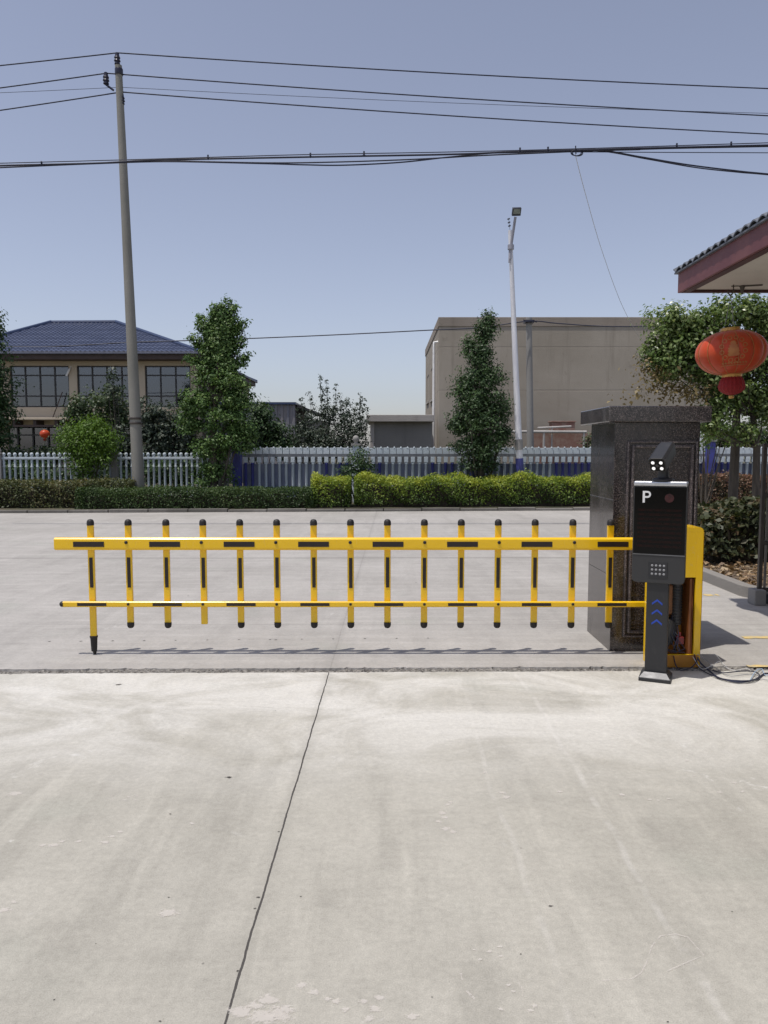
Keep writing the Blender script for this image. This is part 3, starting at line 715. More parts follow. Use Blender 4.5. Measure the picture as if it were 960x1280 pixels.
def markmat(name, col, k):
    m, nt, out = newmat(name)
    fd = nd(nt, 'ShaderNodeAttribute', attribute_name='fade').outputs['Fac']
    co = coords(nt)
    n1 = noise(nt, co, 85, 6, .8)
    a = sstep(nt, mth(nt, 'ADD', fd, mth(nt, 'MULTIPLY', mth(nt, 'SUBTRACT', n1, .5), 2.4)), .25, .60)
    b = nd(nt, 'ShaderNodeBsdfPrincipled', {'Base Color': (*col, 1), 'Roughness': .85, 'Specular IOR Level': .2})
    t = nd(nt, 'ShaderNodeBsdfTransparent')
    mx = nd(nt, 'ShaderNodeMixShader', {0: mth(nt, 'MULTIPLY', a, k), 1: t.outputs[0], 2: b.outputs[0]})
    nt.links.new(mx.outputs[0], out.inputs[0]); return m
MT['palemark'] = markmat('pale_splash', (.66, .62, .57), .58)
MT['darkmark'] = markmat('dark_pit', (.06, .055, .05), .9)
rnd = random.Random(21); mb = MB()
for (u, v, r) in [(560, 1006, .012), (553, 1016, .016), (556, 1022, .014), (548, 1027, .012), (557, 1036, .018), (566, 1040, .014), (563, 1003, .01),
                  (628, 991, .014), (633, 997, .016), (606, 966, .012), (67, 1057, .016), (53, 1057, .012), (77, 1052, .01), (99, 1052, .012), (131, 1053, .016), (140, 1046, .012), (150, 1040, .01),
                  (5, 1138, .018), (18, 1128, .01), (20, 992, .03), (377, 1232, .014), (392, 1241, .012), (409, 1249, .010), (420, 1252, .011), (432, 1262, .01), (454, 1252, .011), (469, 1262, .018), (474, 1248, .013), (461, 1274, .012),
                  (301, 1266, .03), (318, 1258, .02), (335, 1250, .026), (348, 1268, .035), (330, 1272, .03), (358, 1262, .018),
                  (516, 1272, .014), (663, 1264, .008), (668, 1258, .008), (626, 1262, .007), (600, 1200, .006), (611, 1190, .007), (625, 1184, .006), (626, 1196, .006), (592, 1188, .005), (636, 1232, .006), (642, 1240, .005),
                  (812, 1000, .010), (836, 999, .009), (823, 1001, .008), (918, 979, .012), (900, 991, .011), (928, 990, .010), (859, 951, .011), (868, 970, .008), (210, 1142, .026), (240, 1030, .01), (700, 990, .012), (778, 994, .012)]:
    blot(mb, G(u, v), r * 1.9, r * 1.35, rnd, 0.0012)
for (u, v, rx, ry) in [(160, 998, .10, .035), (490, 1080, .05, .016), (40, 970, .05, .02)]:
    for _ in range(9):
        blot(mb, G(u + rnd.uniform(-22, 22), v + rnd.uniform(-4, 4)), rx * rnd.uniform(.1, .25), ry * rnd.uniform(.1, .3), rnd, 0.0012)
ribbon(mb, [(752, 1226), (790, 1224), (802, 1216), (808, 1204), (815, 1183), (826, 1170), (845, 1168), (860, 1172), (880, 1195)], 0.007, 0.0013, rnd)
ribbon(mb, [(835, 1214), (876, 1196)], 0.006, 0.0014, rnd)
ribbon(mb, [(576, 1217), (578, 1226)], 0.010, 0.0013, rnd); ribbon(mb, [(583, 1239), (595, 1251)], 0.011, 0.0013, rnd)
ribbon(mb, [(642, 1222), (652, 1234), (654, 1246)], 0.006, 0.0013, rnd)
fadebuild(mb, 'pale_splashes', MT['palemark'])
mb = MB(); rnd = random.Random(5)
for (u, v, r) in [(286, 972, .020), (688, 1133, .012), (148, 856, .035), (211, 1122, .006), (213, 1018, .008), (376, 1121, .006), (651, 1193, .005), (348, 1040, .009), (323, 1122, .010), (319, 1136, .008), (297, 1214, .008),
                  (68, 1250, .006), (120, 1180, .004), (200, 1277, .006), (540, 1247, .005), (915, 1140, .006), (835, 1278, .005)]:
    blot(mb, G(u, v), r, r * 0.7, rnd, 0.0012, 9)
for k in range(17):
    u = 62 + k * 39.4
    if u < 560: blot(mb, G(u, 802 - k * 0.35), .017, .016, rnd, 0.0012, 8)
for (u, v) in [(345, 840), (235, 745), (140, 660), (520, 728), (580, 705), (390, 768)]:
    blot(mb, G(u, min(v, 800)), .02, .012, rnd, 0.0012, 8)
fadebuild(mb, 'pavement_pits', MT['darkmark'])
mb = MB(); rnd = random.Random(8)
for (ua, ub, v, wd) in [(928, 1040, 797, 0.10), (934, 1040, 833, 0.07), (880, 898, 744, 0.12)]:
    a, b = G(ua, v), G(ub, v)
    nn = max(2, int((b.x - a.x) / 0.03))
    vs = []
    for i in range(nn + 1):
        x = a.x + (b.x - a.x) * i / nn
        vs += [(x, a.y - wd / 2 + rnd.uniform(0, .02), 0.004), (x, a.y + wd / 2 - rnd.uniform(0, .02), 0.004)]
    mb.add(vs, [(2 * i, 2 * i + 2, 2 * i + 3, 2 * i + 1) for i in range(nn) if rnd.random() > 0.06])
structure(mb.build('lane_marking', MT['yline'], fixn=False))
# ------------------------------------------------------------------ gate pillar
pil = empty('gate_pillar', (2.143, 6.35, 0), 'massive polished dark granite gate pillar with overhanging cap behind the barrier', 'pillar')
for z0, z1 in ((0, .602), (.6035, 1.206), (1.2075, 1.8105)):
    mb = MB(); mb.mm((1.797, 6.012, z0), (2.460, 6.695, z1)); mb.build('granite_slab', MT['granite'], pil, bevel=0.002)
mb = MB(); mb.mm((1.801, 6.016, .01), (2.456, 6.691, 1.811)); mb.build('core', MT['kerb'], pil)
mb = MB(); mb.mm((1.722, 5.92, 1.8115), (2.510, 6.785, 1.933)); mb.build('cap', MT['granite'], pil, bevel=0.008)
def frame_strips(mb, x0, x1, z0, z1, y, w, t):
    mb.mm((x0, y - t, z0), (x0 + w, y + .01, z1)); mb.mm((x1 - w, y - t, z0), (x1, y + .01, z1))
    mb.mm((x0 + w, y - t, z1 - w), (x1 - w, y + .01, z1)); mb.mm((x0 + w, y - t, z0), (x1 - w, y + .01, z0 + w))
mb = MB()
PY = 6.012
a, b = P(784, 551, PY), P(864, 796, PY)
frame_strips(mb, a.x, b.x, b.z, a.z, PY, 0.018, 0.020)
frame_strips(mb, a.x + .034, b.x - .034, b.z + .034, a.z - .034, PY, 0.022, 0.030)
mb.build('panel_moulding', MT['honedlit'], pil, bevel=0.007)

# ------------------------------------------------------------------ fence barrier
FY = 5.90
bar = empty('barrier_gate', (2.16, 5.66, 0), 'yellow and black fence style boom barrier closed across the entrance', 'barrier')
L_, R_ = P(70, 680, FY), P(806, 680, FY)
az = 0.878
def chamfer_bar(mb, x0, x1, y, z, hy, hz, c):
    poly = [(x0, y - hy, z - hz + c), (x0, y - hy + c, z - hz), (x0, y + hy - c, z - hz), (x0, y + hy, z - hz + c), (x0, y + hy, z + hz - c), (x0, y + hy - c, z + hz), (x0, y - hy + c, z + hz), (x0, y - hy, z + hz - c)]
    mb.prism(poly, (x1 - x0, 0, 0))
mb = MB(); chamfer_bar(mb, L_.x, 2.12, FY - 0.022, az, 0.021, 0.049, 0.014)
arm = mb.build('boom_arm', MT['yellow'], bar, bevel=0.004, seg=2); bevel_normals(arm)
mb = MB(); zb = 0.406
chamfer_bar(mb, P(80, 755, FY).x, 2.06, FY - 0.017, zb, 0.016, 0.022, 0.006)
low = mb.build('lower_rail', MT['yellow'], bar, bevel=0.002); bevel_normals(low)
mb = MB(); e = P(80, 755, FY).x
mb.lathe([(0.0225, 0), (0.0225, .012), (0.02, .02), (0.012, .028), (0.003, .031)], (e + 0.004, FY - 0.017, zb), 14, R=Matrix.Rotation(-math.pi / 2, 3, 'Y'))
mb.build('end_cap', MT['rubber'], low, smooth=True)
pu = [114, 161, 208, 254, 300, 346, 392, 438, 484, 530, 576, 622, 668, 715, 762]
pk = []
ptop, pbot = 1.052, 0.222
for i, u in enumerate(pu):
    x = P(u + 0.3, 690, FY + 0.02).x
    rnd = random.Random(i)
    dx = rnd.uniform(-.003, .003)
    z0 = 0.118 if i == 0 else pbot + (-0.0 if i != 3 else 0.005)
    mb = MB(); mb.box((x, FY + 0.016, (ptop - .02 + z0 + .015) / 2), (0.050, 0.026, ptop - .02 - z0 - .015))
    o = mb.build('picket', MT['yellow'], bar, bevel=0.005); bevel_normals(o)
    cprof = [(0.0275, 0), (0.0275, .022), (0.025, .034), (0.017, .044), (0.004, .048)]
    mb = MB(); mb.lathe(cprof, (x, FY + 0.016, ptop - .035), 14); mb.build('picket_cap', MT['rubber'], o, smooth=True)
    if i not in (0, 3):
        mb = MB(); mb.lathe(cprof, (x, FY + 0.016, z0 + .035), 14, R=Matrix.Rotation(math.pi, 3, 'X')); mb.build('picket_cap', MT['rubber'], o, smooth=True)
    if i == 0:
        mb = MB(); mb.lathe([(0.030, .150), (0.031, .140), (0.027, .130), (0.022, .03), (0.018, .026), (.009, .026)], (x, FY + 0.016, 0), 14)
        mb.lathe([(0.014, .03), (0.014, .018), (0.010, .004), (0.004, .001)], (x + .004, FY + 0.016, 0), 12)
        mb.build('support_foot', MT['rubber'], o, smooth=True)
    mb = MB(); zc = (P(u, 697, FY).z + P(u, 735, FY).z) / 2
    mb.box((x + .001, FY + 0.016 - .0145, zc + rnd.uniform(-.003, .003)), (0.026, 0.004, 0.235)); mb.build('reflector_tape', MT['black'], o)
    if i % 2 == 0:
        mb = MB(); mb.box((x + .004, FY - 0.044, az - .002), (0.236, 0.004, 0.040)); mb.build('reflector_tape', MT['black'], arm)
        mb = MB(); mb.box((x + .010, FY - 0.034, zb), (0.225, 0.004, 0.023)); mb.build('reflector_tape', MT['black'], low)
    else:
        mb = MB(); mb.lathe([(.013, 0), (.013, .004), (.009, .009), (.003, .010)], (x, FY - .0425, az + .012), 10, R=Matrix.Rotation(math.pi / 2, 3, 'X')); mb.build('bolt', MT['rubber'], arm)
        mb = MB(); mb.lathe([(.011, 0), (.011, .004), (.007, .008), (.003, .009)], (x, FY - .0325, zb + .002), 10, R=Matrix.Rotation(math.pi / 2, 3, 'X')); mb.build('bolt', MT['rubber'], low)
# cabinet, its front cover off below
CX0, CX1, CY0, CY1 = 1.975, 2.329, 5.56, 5.755
ct = 1.038
mb = MB()
ox0, ox1, oz0, oz1 = CX0 + 0.030, CX1 - 0.050, 0.094, 0.668
sh = 0.012
# shell with rounded shoulders, as one profile around the opening
def rr(x0, x1, z0, z1, r, n=5):
    pts = [(x0, z0), (x1, z0)]
    pts += [(x1 - r + r * math.cos(a), z1 - r + r * math.sin(a)) for a in [math.pi / 2 * k / n for k in range(n + 1)]]
    pts += [(x0 + r - r * math.sin(a), z1 - r + r * math.cos(a)) for a in [math.pi / 2 * k / n for k in range(n + 1)]]
    return pts
outer = rr(CX0, CX1, 0.0, ct, 0.035)
inner = rr(CX0 + sh, CX1 - sh, 0.012, ct - sh, 0.028)
n = len(outer)
yb = CY1
vs = [(x, CY0, z) for x, z in outer] + [(x, yb, z) for x, z in outer] + [(x, CY0 + .012, z) for x, z in inner] + [(x, yb - .012, z) for x, z in inner]
fs = [(k, (k + 1) % n, n + (k + 1) % n, n + k) for k in range(n)]
fs += [tuple(range(n, 2 * n))]
fs += [(2 * n + k, 3 * n + k, 3 * n + (k + 1) % n, 2 * n + (k + 1) % n) for k in range(n)]
fs += [tuple(range(3 * n, 4 * n))]
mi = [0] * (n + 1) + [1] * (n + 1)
k0 = len(mb.v); mb.v += vs; mb.f += fs; mb.m += mi
# front flanges round the opening
mb.mm((CX0 + .003, CY0 - .001, 0.004), (ox0, CY0 + .02, ct - .036)); mb.mm((ox1, CY0 - .001, 0.004), (CX1 - .003, CY0 + .02, ct - .036))
mb.mm((ox0, CY0 - .001, oz1), (ox1, CY0 + .02, ct - .036)); mb.mm((ox0, CY0 - .001, 0.004), (ox1, CY0 + .02, oz0))
fl = rr(CX0 + .003, CX1 - .003, ct - .036, ct - .001, .033)
mb.prism([(x, CY0 - .001, z) for x, z in fl], (0, .02, 0))
cab = mb.build('cabinet', [MT['yellow'], MT['yellow_in']], bar, bevel=0.004, fixn=False); 
mb = MB(); mb.mm((ox0 + .002, CY0 - .004, 0.0), (CX1 - .012, CY0 - .0015, 0.092)); mb.build('plinth', MT['orangebase'], cab, bevel=.002)
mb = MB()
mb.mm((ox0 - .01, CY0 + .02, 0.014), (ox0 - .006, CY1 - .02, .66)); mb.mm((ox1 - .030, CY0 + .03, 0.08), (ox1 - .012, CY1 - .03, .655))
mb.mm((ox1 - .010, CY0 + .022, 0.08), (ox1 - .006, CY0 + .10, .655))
mb.build('inner_rail', MT['shadebrown'], cab, bevel=.003)
mb = MB(); x = ox1 - .095
mb.lathe([(.0, 0), (.036, 0), (.036, .30), (.030, .31), (.012, .315)], (x, 5.665, 0.30), 16); 
for k in range(13): mb.lathe([(.038, 0), (.042, .006), (.038, .012)], (x, 5.665, 0.31 + k * .022), 16)
mb.tube([(x, 5.665, .10), (x, 5.665, .31)], .009, 8); mb.build('balance_spring', MT['motor'], cab, smooth=True)
mb = MB(); mb.mm((ox0 + .03, 5.65, .37), (ox1 - .12, 5.74, .60)); mb.build('gearbox', MT['brown'], cab, bevel=.02, seg=3)
mb = MB(); mb.lathe([(.0, 0), (.07, 0), (.075, .02), (.075, .17), (.06, .19), (.02, .20)], (ox0 + .085, 5.665, .155), 20)
for k in range(14):
    a = 2 * math.pi * k / 14; mb.box((ox0 + .085 + .076 * math.cos(a), 5.665 + .076 * math.sin(a), .25), (.012, .004, .14), R=Matrix.Rotation(a, 3, 'Z'))
mb.build('motor', MT['motor'], cab, smooth=True)
mb = MB(); mb.lathe([(.0, 0), (.035, 0), (.05, .02), (.05, .04), (.03, .055), (.0, .056)], (ox0 + .10, 5.62, .615), 16); mb.build('crank_hub', MT['silver'], cab, smooth=True)
mb = MB(); mb.mm((ox0 + .040, 5.625, .44), (ox0 + .085, 5.6495, .56)); mb.build('control_unit', MT['white'], cab, bevel=.004)
for z in (.465, .515):
    mb = MB(); mb.mm((ox0 + .046, 5.617, z), (ox0 + .079, 5.6245, z + .022)); mb.build('terminal_strip', MT['motor'], cab)
mb = MB(); mb.mm((ox1 - .105, 5.60, .16), (ox1 - .055, 5.65, .215)); mb.lathe([(.0, 0), (.012, 0), (.012, .03), (.0, .03)], (ox1 - .08, 5.625, .215), 8); mb.build('relay', MT['redpart'], cab, bevel=.004)
mb = MB(); rnd = random.Random(4)
for k in range(9):
    x = ox0 + .03 + rnd.random() * .18
    mb.tube([(x, 5.60 + rnd.random() * .08, .40 - rnd.random() * .15), (x + rnd.uniform(-.04, .04), 5.60, .22 + rnd.random() * .06), (x + rnd.uniform(-.06, .08), 5.59, .13), (ox1 - .10 + rnd.uniform(-.06, .05), 5.575, .105)], .0032, 5)
mb.build('wiring', MT['wire'], cab, smooth=True)
mb = MB(); mb.mm((2.01, CY1 - .002, az - .055), (2.13, FY - .045, az + .055)); mb.build('arm_clamp', MT['steelgrey'], bar, bevel=.006)
mb = MB(); mb.mm((2.02, CY1 - .001, zb - .02), (2.055, FY - .034, zb + .02)); mb.build('rail_pivot', MT['steelgrey'], bar, bevel=.004)
mb = MB()
for k in range(5): mb.mm((CX0 - .0025, CY0 + .03, .36 + k * .022), (CX0 + .002, CY0 + .08, .366 + k * .022))
mb.build('vent_slot', MT['rubber'], cab)

# ------------------------------------------------------------------ number plate kiosk
KXc, KYc = 1.905, 5.282
kio = empty('parking_kiosk', (KXc, KYc, 0), 'charcoal parking payment post with black display panel marked P and a camera on top', 'kiosk', rz=math.radians(-24))
def kb(mb, name, m, par=kio, **k): return mb.build(name, m, par, local=True, **k)
W, D = 0.172, 0.045
mb = MB(); 
q = [(-.105, -.105), (.105, -.105), (.105, .105), (-.105, .105)]; q2 = [(-.074, -.06), (.074, -.06), (.074, .06), (-.074, .06)]
mb.add([(x, y, 0.0) for x, y in q] + [(x, y, .024) for x, y in q] + [(x, y, .058) for x, y in q2],
       [(3, 2, 1, 0), (0, 1, 5, 4), (1, 2, 6, 5), (2, 3, 7, 6), (3, 0, 4, 7), (4, 5, 9, 8), (5, 6, 10, 9), (6, 7, 11, 10), (7, 4, 8, 11), (8, 9, 10, 11)],0)
kb(mb, 'base_plate', [MT['kioskdark']], bevel=.003)
mb = MB()
for k, (x0, x1) in enumerate([(-.094, .094)]):
    mb.add([(-.100, -.1055 + .004, .0275), (.100, -.1055 + .004, .0275), (.074, -.0645, .0585), (-.074, -.0645, .0585)], [(0, 1, 2, 3)])
kb(mb, 'base_cover', MT['steelgrey2'], fixn=False)
mb = MB(); mb.mm((-.072, -.045, .05), (.072, .045, .69)); post = kb(mb, 'post', MT['kioskdark'], bevel=.008, seg=3)
mb = MB()
for z in (.545, .475, .405):
    s, t, h = .034, .014, .016
    y = -.0465
    mb.prism([(-s, y, z - h), (0, y, z + h - t * .3), (s, y, z - h), (s, y, z - h + t), (0, y, z + h + t * .7), (-s, y, z - h + t)], (0, .003, 0))
kb(mb, 'arrow_print', MT['bluearrow'], post)
# body: rounded lower corners
y0, y1 = -.062, .058
def rrb(x0, x1, z0, z1, r, n=5):
    pts = [(x1, z1), (x0, z1)]
    pts += [(x0 + r - r * math.cos(a), z0 + r - r * math.sin(a)) for a in [math.pi / 2 * k / n for k in range(n + 1)]]
    pts += [(x1 - r + r * math.sin(a), z0 + r - r * math.cos(a)) for a in [math.pi / 2 * k / n for k in range(n + 1)]]
    return pts
mb = MB(); mb.prism([(x, y0, z) for x, z in rrb(-W, W, .684, 1.372, .03)], (0, y1 - y0, 0)); body = kb(mb, 'body', MT['kioskgrey'], bevel=.005)
mb = MB(); mb.mm((-W + .006, y0 - .005, .888), (W - .006, y0 - .0005, 1.345)); scr = kb(mb, 'display_panel', MT['screen'], bevel=.001)
mb = MB(); mb.mm((-W - .001, y0 - .006, 1.350), (W + .001, y1 + .002, 1.384)); kb(mb, 'top_trim', MT['silver'], bevel=.010, seg=3)
mb = MB(); mb.mm((-W + .003, y0 - .004, .878), (W - .003, y0 - .0005, .884)); kb(mb, 'joint_trim', MT['steelgrey'])
# letter P
mb = MB(); yy0, yy1 = y0 - .0075, y0 - .0045
lx, lz, s = -.112, 1.238, .080
def bowl(mb):
    n = 12; r0, r1 = .0115, .0235
    cx, cz = lx + .030, lz + s - r1
    vs = []
    for k in range(n + 1):
        a = math.pi / 2 - math.pi * k / n
        for r in (r0, r1):
            for y in (yy0, yy1): vs.append((cx + r * math.cos(a), y, cz + r * math.sin(a)))
    fs = []
    for k in range(n):
        o = 4 * k
        fs += [(o, o + 2, o + 6, o + 4), (o + 1, o + 5, o + 7, o + 3), (o, o + 4, o + 5, o + 1), (o + 2, o + 3, o + 7, o + 6)]
    mb.add(vs, fs)
    mb.mm((lx + .014, yy0, cz + r0), (cx, yy1, cz + r1)); mb.mm((lx + .014, yy0, cz - r1), (cx, yy1, cz - r0))
mb.mm((lx, yy0, lz), (lx + .0142, yy1, lz + s)); bowl(mb)
kb(mb, 'letter_p', MT['white'], scr)
mb = MB()
mb.lathe([(.0, 0), (.030, 0), (.030, .002), (.0, .0021)], (.06, y0 - .005, 1.272), 18, R=Matrix.Rotation(math.pi / 2, 3, 'X'))
kb(mb, 'status_light', MT['redled'], scr)
mb = MB()
for k in range(9):
    z = 1.18 - k * .031
    mb.mm((-.143, y0 - .0062, z), (.143, y0 - .0049, z + .016))
kb(mb, 'led_rows', mat('led_matrix_film', (0.006, 0.0035, 0.0035), (0.013, 0.004, 0.004), rough=0.12, scale=30, spec=.18), scr)
mb = MB(); mb.mm((-.062, y0 - .004, .722), (.062, y0 - .0005, .834)); kp = kb(mb, 'keypad_plate', MT['kioskdark'], bevel=.004)
for r in range(3):
    for c in range(4):
        mb = MB(); mb.lathe([(.0082, 0), (.0082, .002), (.006, .0035), (.001, .004)], (-.038 + c * .0255, y0 - .004, .807 - r * .029), 10, R=Matrix.Rotation(math.pi / 2, 3, 'X'))
        kb(mb, 'button', MT['greywire'], kp, smooth=True)
# camera head: tilted housing on a bracket
mb = MB(); mb.lathe([(.075, 0), (.075, .012), (.062, .022), (.040, .026), (.034, .075), (.040, .092), (.0, .093)], (.012, .0, 1.384), 22); kb(mb, 'camera_base', MT['kioskdark'], smooth=True)
Rh = Matrix.Rotation(math.radians(-14), 3, 'Z') @ Matrix.Rotation(math.radians(29), 3, 'X')
hc = Vector((.004, .0, 1.548))
def hp(x, y, z): return hc + Rh @ Vector((x, y, z))
mb = MB()
sec = [(-.052, -.045), (.052, -.045), (.055, -.02), (.055, .040), (.038, .054), (-.038, .054), (-.055, .040), (-.055, -.02)]
mb.prism([hp(x, -.115, z) for x, z in sec], Rh @ Vector((0, .235, 0))); hs_ = kb(mb, 'camera_housing', MT['kioskdark'], bevel=.006)
mb = MB(); mb.prism([hp(x * 1.06, -.119, z) for x, z in [(-.055, .034), (-.055, .042), (-.038, .058), (.038, .058), (.055, .042), (.055, .034), (.036, .050), (-.036, .050)]], Rh @ Vector((0, .20, 0))); kb(mb, 'sun_visor', MT['kioskdark'], hs_, bevel=.002)
mb = MB(); mb.prism([hp(x * .9, -.1165, z * .9) for x, z in sec], Rh @ Vector((0, .003, 0))); kb(mb, 'front_glass', MT['screen'], hs_)
for x in (-.027, .027):
    for z in (-.021, .023):
        mb = MB(); c = hp(x, -.117, z); mb.lathe([(.0115, 0), (.0115, .003), (.0, .004)], c, 14, R=Rh @ Matrix.Rotation(math.pi / 2, 3, 'X')); kb(mb, 'led_lamp', MT['led'], hs_)
mb = MB(); mb.lathe([(.011, 0), (.011, .004), (.007, .005), (.0, .005)], hp(0, -.117, .002), 14, R=Rh @ Matrix.Rotation(math.pi / 2, 3, 'X')); kb(mb, 'camera_lens', MT['motor'], hs_)
mb = MB()
for y in (-.08, .05):
    mb.lathe([(.005, 0), (.004, .003), (.0, .004)], hp(-.01, y, .054), 8, R=Rh)
kb(mb, 'screw', MT['silver'], hs_)
mb = MB(); mb.tube([hp(0, .03, -.045), (.012, .0, 1.46)], .020, 10); mb.lathe([(.03, -.03), (.03, .03)], hp(0, .02, -.055), 12, R=Rh @ Matrix.Rotation(math.pi / 2, 3, 'Y')); kb(mb, 'camera_bracket', MT['kioskdark'])

# ------------------------------------------------------------------ loose cables by the cabinet
def spline(pts, m=10):
    pts = [Vector(p) for p in pts]; out = []
    for i in range(len(pts) - 1):
        p0, p1, p2, p3 = pts[max(i - 1, 0)], pts[i], pts[i + 1], pts[min(i + 2, len(pts) - 1)]
        for k in range(m):
            t = k / m
            out.append(0.5 * ((2 * p1) + (p2 - p0) * t + (2 * p0 - 5 * p1 + 4 * p2 - p3) * t * t + (3 * p1 - p0 - 3 * p2 + p3) * t ** 3))
    out.append(pts[-1]); return out
def cable(px, r, m, label, seed):
    """px: photo points on the paving with a height"""
    rnd = random.Random(seed)
    pts = []
    for (u, v, z) in px:
        g = G(u, v, max(z, r)); pts.append((g.x, g.y, max(z, r) + 0.001))
    mb = MB(); mb.tube([(p.x, p.y, max(p.z, r * 1.02)) for p in spline(pts)], r, 7)
    tag(mb.build('cable', m, smooth=True), label, 'cable', 'cables spilling from the cabinet')
cable([(872, 822, .09), (876, 829, .05), (886, 838, .01), (900, 848, .01), (925, 853, .01), (945, 849, .01), (958, 842, .01), (985, 846, .01)], .0060, MT['wire'], 'thickest black cable sweeping from the cabinet opening out along the track', 1)
cable([(868, 818, .10), (872, 831, .03), (881, 840, .01), (905, 849, .015), (935, 851, .02), (949, 846, .02), (944, 840, .02), (928, 839, .02), (905, 841, .01), (890, 838, .01)], .0042, MT['wire'], 'thin black cable that ends in a closed loop on the paving', 2)
cable([(842, 820, .09), (845, 832, .02), (852, 838, .01), (866, 833, .03), (873, 822, .09)], .0040, MT['wire'], 'short black cable hanging over the yellow plinth beside the kiosk post', 3)
cable([(872, 818, .11), (884, 826, .05), (896, 836, .01), (912, 845, .01), (938, 843, .01), (952, 849, .01), (980, 852, .01)], .0026, MT['greywire'], 'thin grey wire lying on the paving beyond the black cables', 4)
cable([(866, 821, .09), (877, 836, .02), (890, 832, .06), (899, 827, .09), (905, 833, .03), (918, 838, .01), (934, 836, .02), (946, 843, .01), (953, 838, .01)], .0022, MT['whitewire'], 'stiff white wire rising in a small arch off the paving', 5)
cable([(938, 850, .01), (944, 840, .02), (952, 836, .01), (957, 844, .01), (972, 840, .01)], .0034, MT['bluewire'], 'short pale blue wire at the right end of the tangle', 6)
cable([(893, 817, .09), (898, 822, .06), (903, 829, .012), (908, 833, .01)], .0024, MT['whitewire'], 'straight white wire end poking up beside the cabinet', 7)

# ------------------------------------------------------------------ steel gate at the right edge
gt = empty('steel_gate', (4.6, 7.92, 0), 'dark bronze barred steel gate standing open at the right edge', 'gate')
gx0, gx1, gy, gz = P(950, 650, 7.9).x, 6.6, 7.9, 1.66
mb = MB()
mb.mm((gx0, gy - .02, .10), (gx0 + .04, gy + .02, gz)); mb.mm((gx1 - .04, gy - .02, .10), (gx1, gy + .02, gz))
for z in (.13, .62, 1.11, gz - .04): mb.mm((gx0 + .04, gy - .018, z), (gx1 - .04, gy + .018, z + .04))
mb.build('gate_frame', MT['gate'], gt, bevel=.004)
mb = MB(); x = gx0 + .062
while x < gx1 - .06:
    mb.mm((x, gy - .010, .172), (x + .022, gy + .010, .618)); mb.mm((x, gy - .010, .662), (x + .022, gy + .010, 1.108)); mb.mm((x, gy - .010, 1.152), (x + .022, gy + .010, gz - .042)); x += .075
mb.build('gate_bars', MT['gatelight'], gt, bevel=.002)
mb = MB(); b0 = G(944, 758); mb.mm((gx0 - .07, gy - .10, 0.0), (gx0 + .05, gy + .06, .16)); mb.build('gate_stop', MT['pillarconc'], gt, bevel=.01)
mb = MB(); mb.lathe([(.0, -.02), (.05, -.02), (.055, -.01), (.055, .01), (.05, .02), (.0, .02)], (gx0 + .12, gy, .056), 16, R=Matrix.Rotation(math.pi / 2, 3, 'X')); mb.mm((gx0 + .085, gy - .03, .06), (gx0 + .155, gy + .03, .10)); mb.build('gate_wheel', MT['motor'], gt, bevel=.003)

# ------------------------------------------------------------------ guard house (roof corner over the entrance)
EY = 7.60
EX, EZ = P(847.0, 366, EY).x, P(848, 366.5, EY).z
gh = empty('guard_house', (5.4, 3.6, 0), 'guard house roof corner with maroon fascia, grey tile edge and cream soffit', 'guard house')
X2, Y2 = 8.6, -1.2
fh = 0.185
mb = MB()
mb.mm((EX, Y2, EZ), (EX + .03, EY, EZ + fh)); mb.mm((EX + .03, EY - .03, EZ), (X2, EY, EZ + fh)); mb.mm((X2 - .03, Y2, EZ), (X2, EY - .03, EZ + fh)); mb.mm((EX + .03, Y2, EZ), (X2 - .03, Y2 + .03, EZ + fh))
mb.build('fascia', MT['redfascia'], gh, bevel=.003)
mb = MB()
mb.mm((EX + .03, Y2 + .03, EZ - .004), (EX + .10, EY - .03, EZ + .05)); mb.mm((EX + .10, EY - .06, EZ - .003), (X2 - .03, EY - .03, EZ + .05))
mb.build('soffit_trim', MT['reddark'], gh)
mb = MB(); mb.mm((EX + .10, Y2 + .03, EZ + .022), (X2 - .03, EY - .06, EZ + .05)); mb.build('soffit', MT['soffit'], gh)
mb = MB()
o = .028
e = [(EX - o, Y2 - o), (X2 + o, Y2 - o), (X2 + o, EY + o), (EX - o, EY + o)]
cx = (EX + X2) / 2; hw = (X2 - EX) / 2 + o; rise = hw * 0.42
zt = EZ + fh + .012
mb.add([(x, y, zt) for x, y in e] + [(cx, Y2 - o + hw, zt + rise), (cx, EY + o - hw, zt + rise)] + [(x, y, zt - .014) for x, y in e],
       [(0, 1, 4), (1, 2, 5, 4), (2, 3, 5), (3, 0, 4, 5), (6, 9, 8, 7), (0, 6, 7, 1), (1, 7, 8, 2), (2, 8, 9, 3), (3, 9, 6, 0)])
roof = mb.build('roof', MT['tileedge'], gh, fixn=False)
sl = rise / hw
def wavy(mb, p0, along_, inward, L, pitch=.135, amp=.016, th=.012, run=.7):
    """thin corrugated tile edge: a wave along the eave that runs up the slope"""
    nseg = int(L / pitch * 8); vs = []
    for i in range(nseg + 1):
        s = L * i / nseg; w = amp * (abs(math.cos(math.pi * s / pitch)) * 2 - 1)
        q = p0 + along_ * s; r_ = min(run, s)
        up_ = inward * r_ + Vector((0, 0, r_ * sl))
        vs += [q + Vector((0, 0, w)), q + up_ + Vector((0, 0, w)), q + Vector((0, 0, w - th)), q + up_ + Vector((0, 0, w - th))]
    fs = []
    for i in range(nseg):
        k = 4 * i
        fs += [(k, k + 4, k + 5, k + 1), (k + 2, k + 3, k + 7, k + 6), (k, k + 2, k + 6, k + 4)]
    mb.add(vs, fs)
mb = MB()
wavy(mb, Vector((EX - o - .008, EY + o + .008, zt + .022)), Vector((0, -1, 0)), Vector((1, 0, 0)), 7.4)
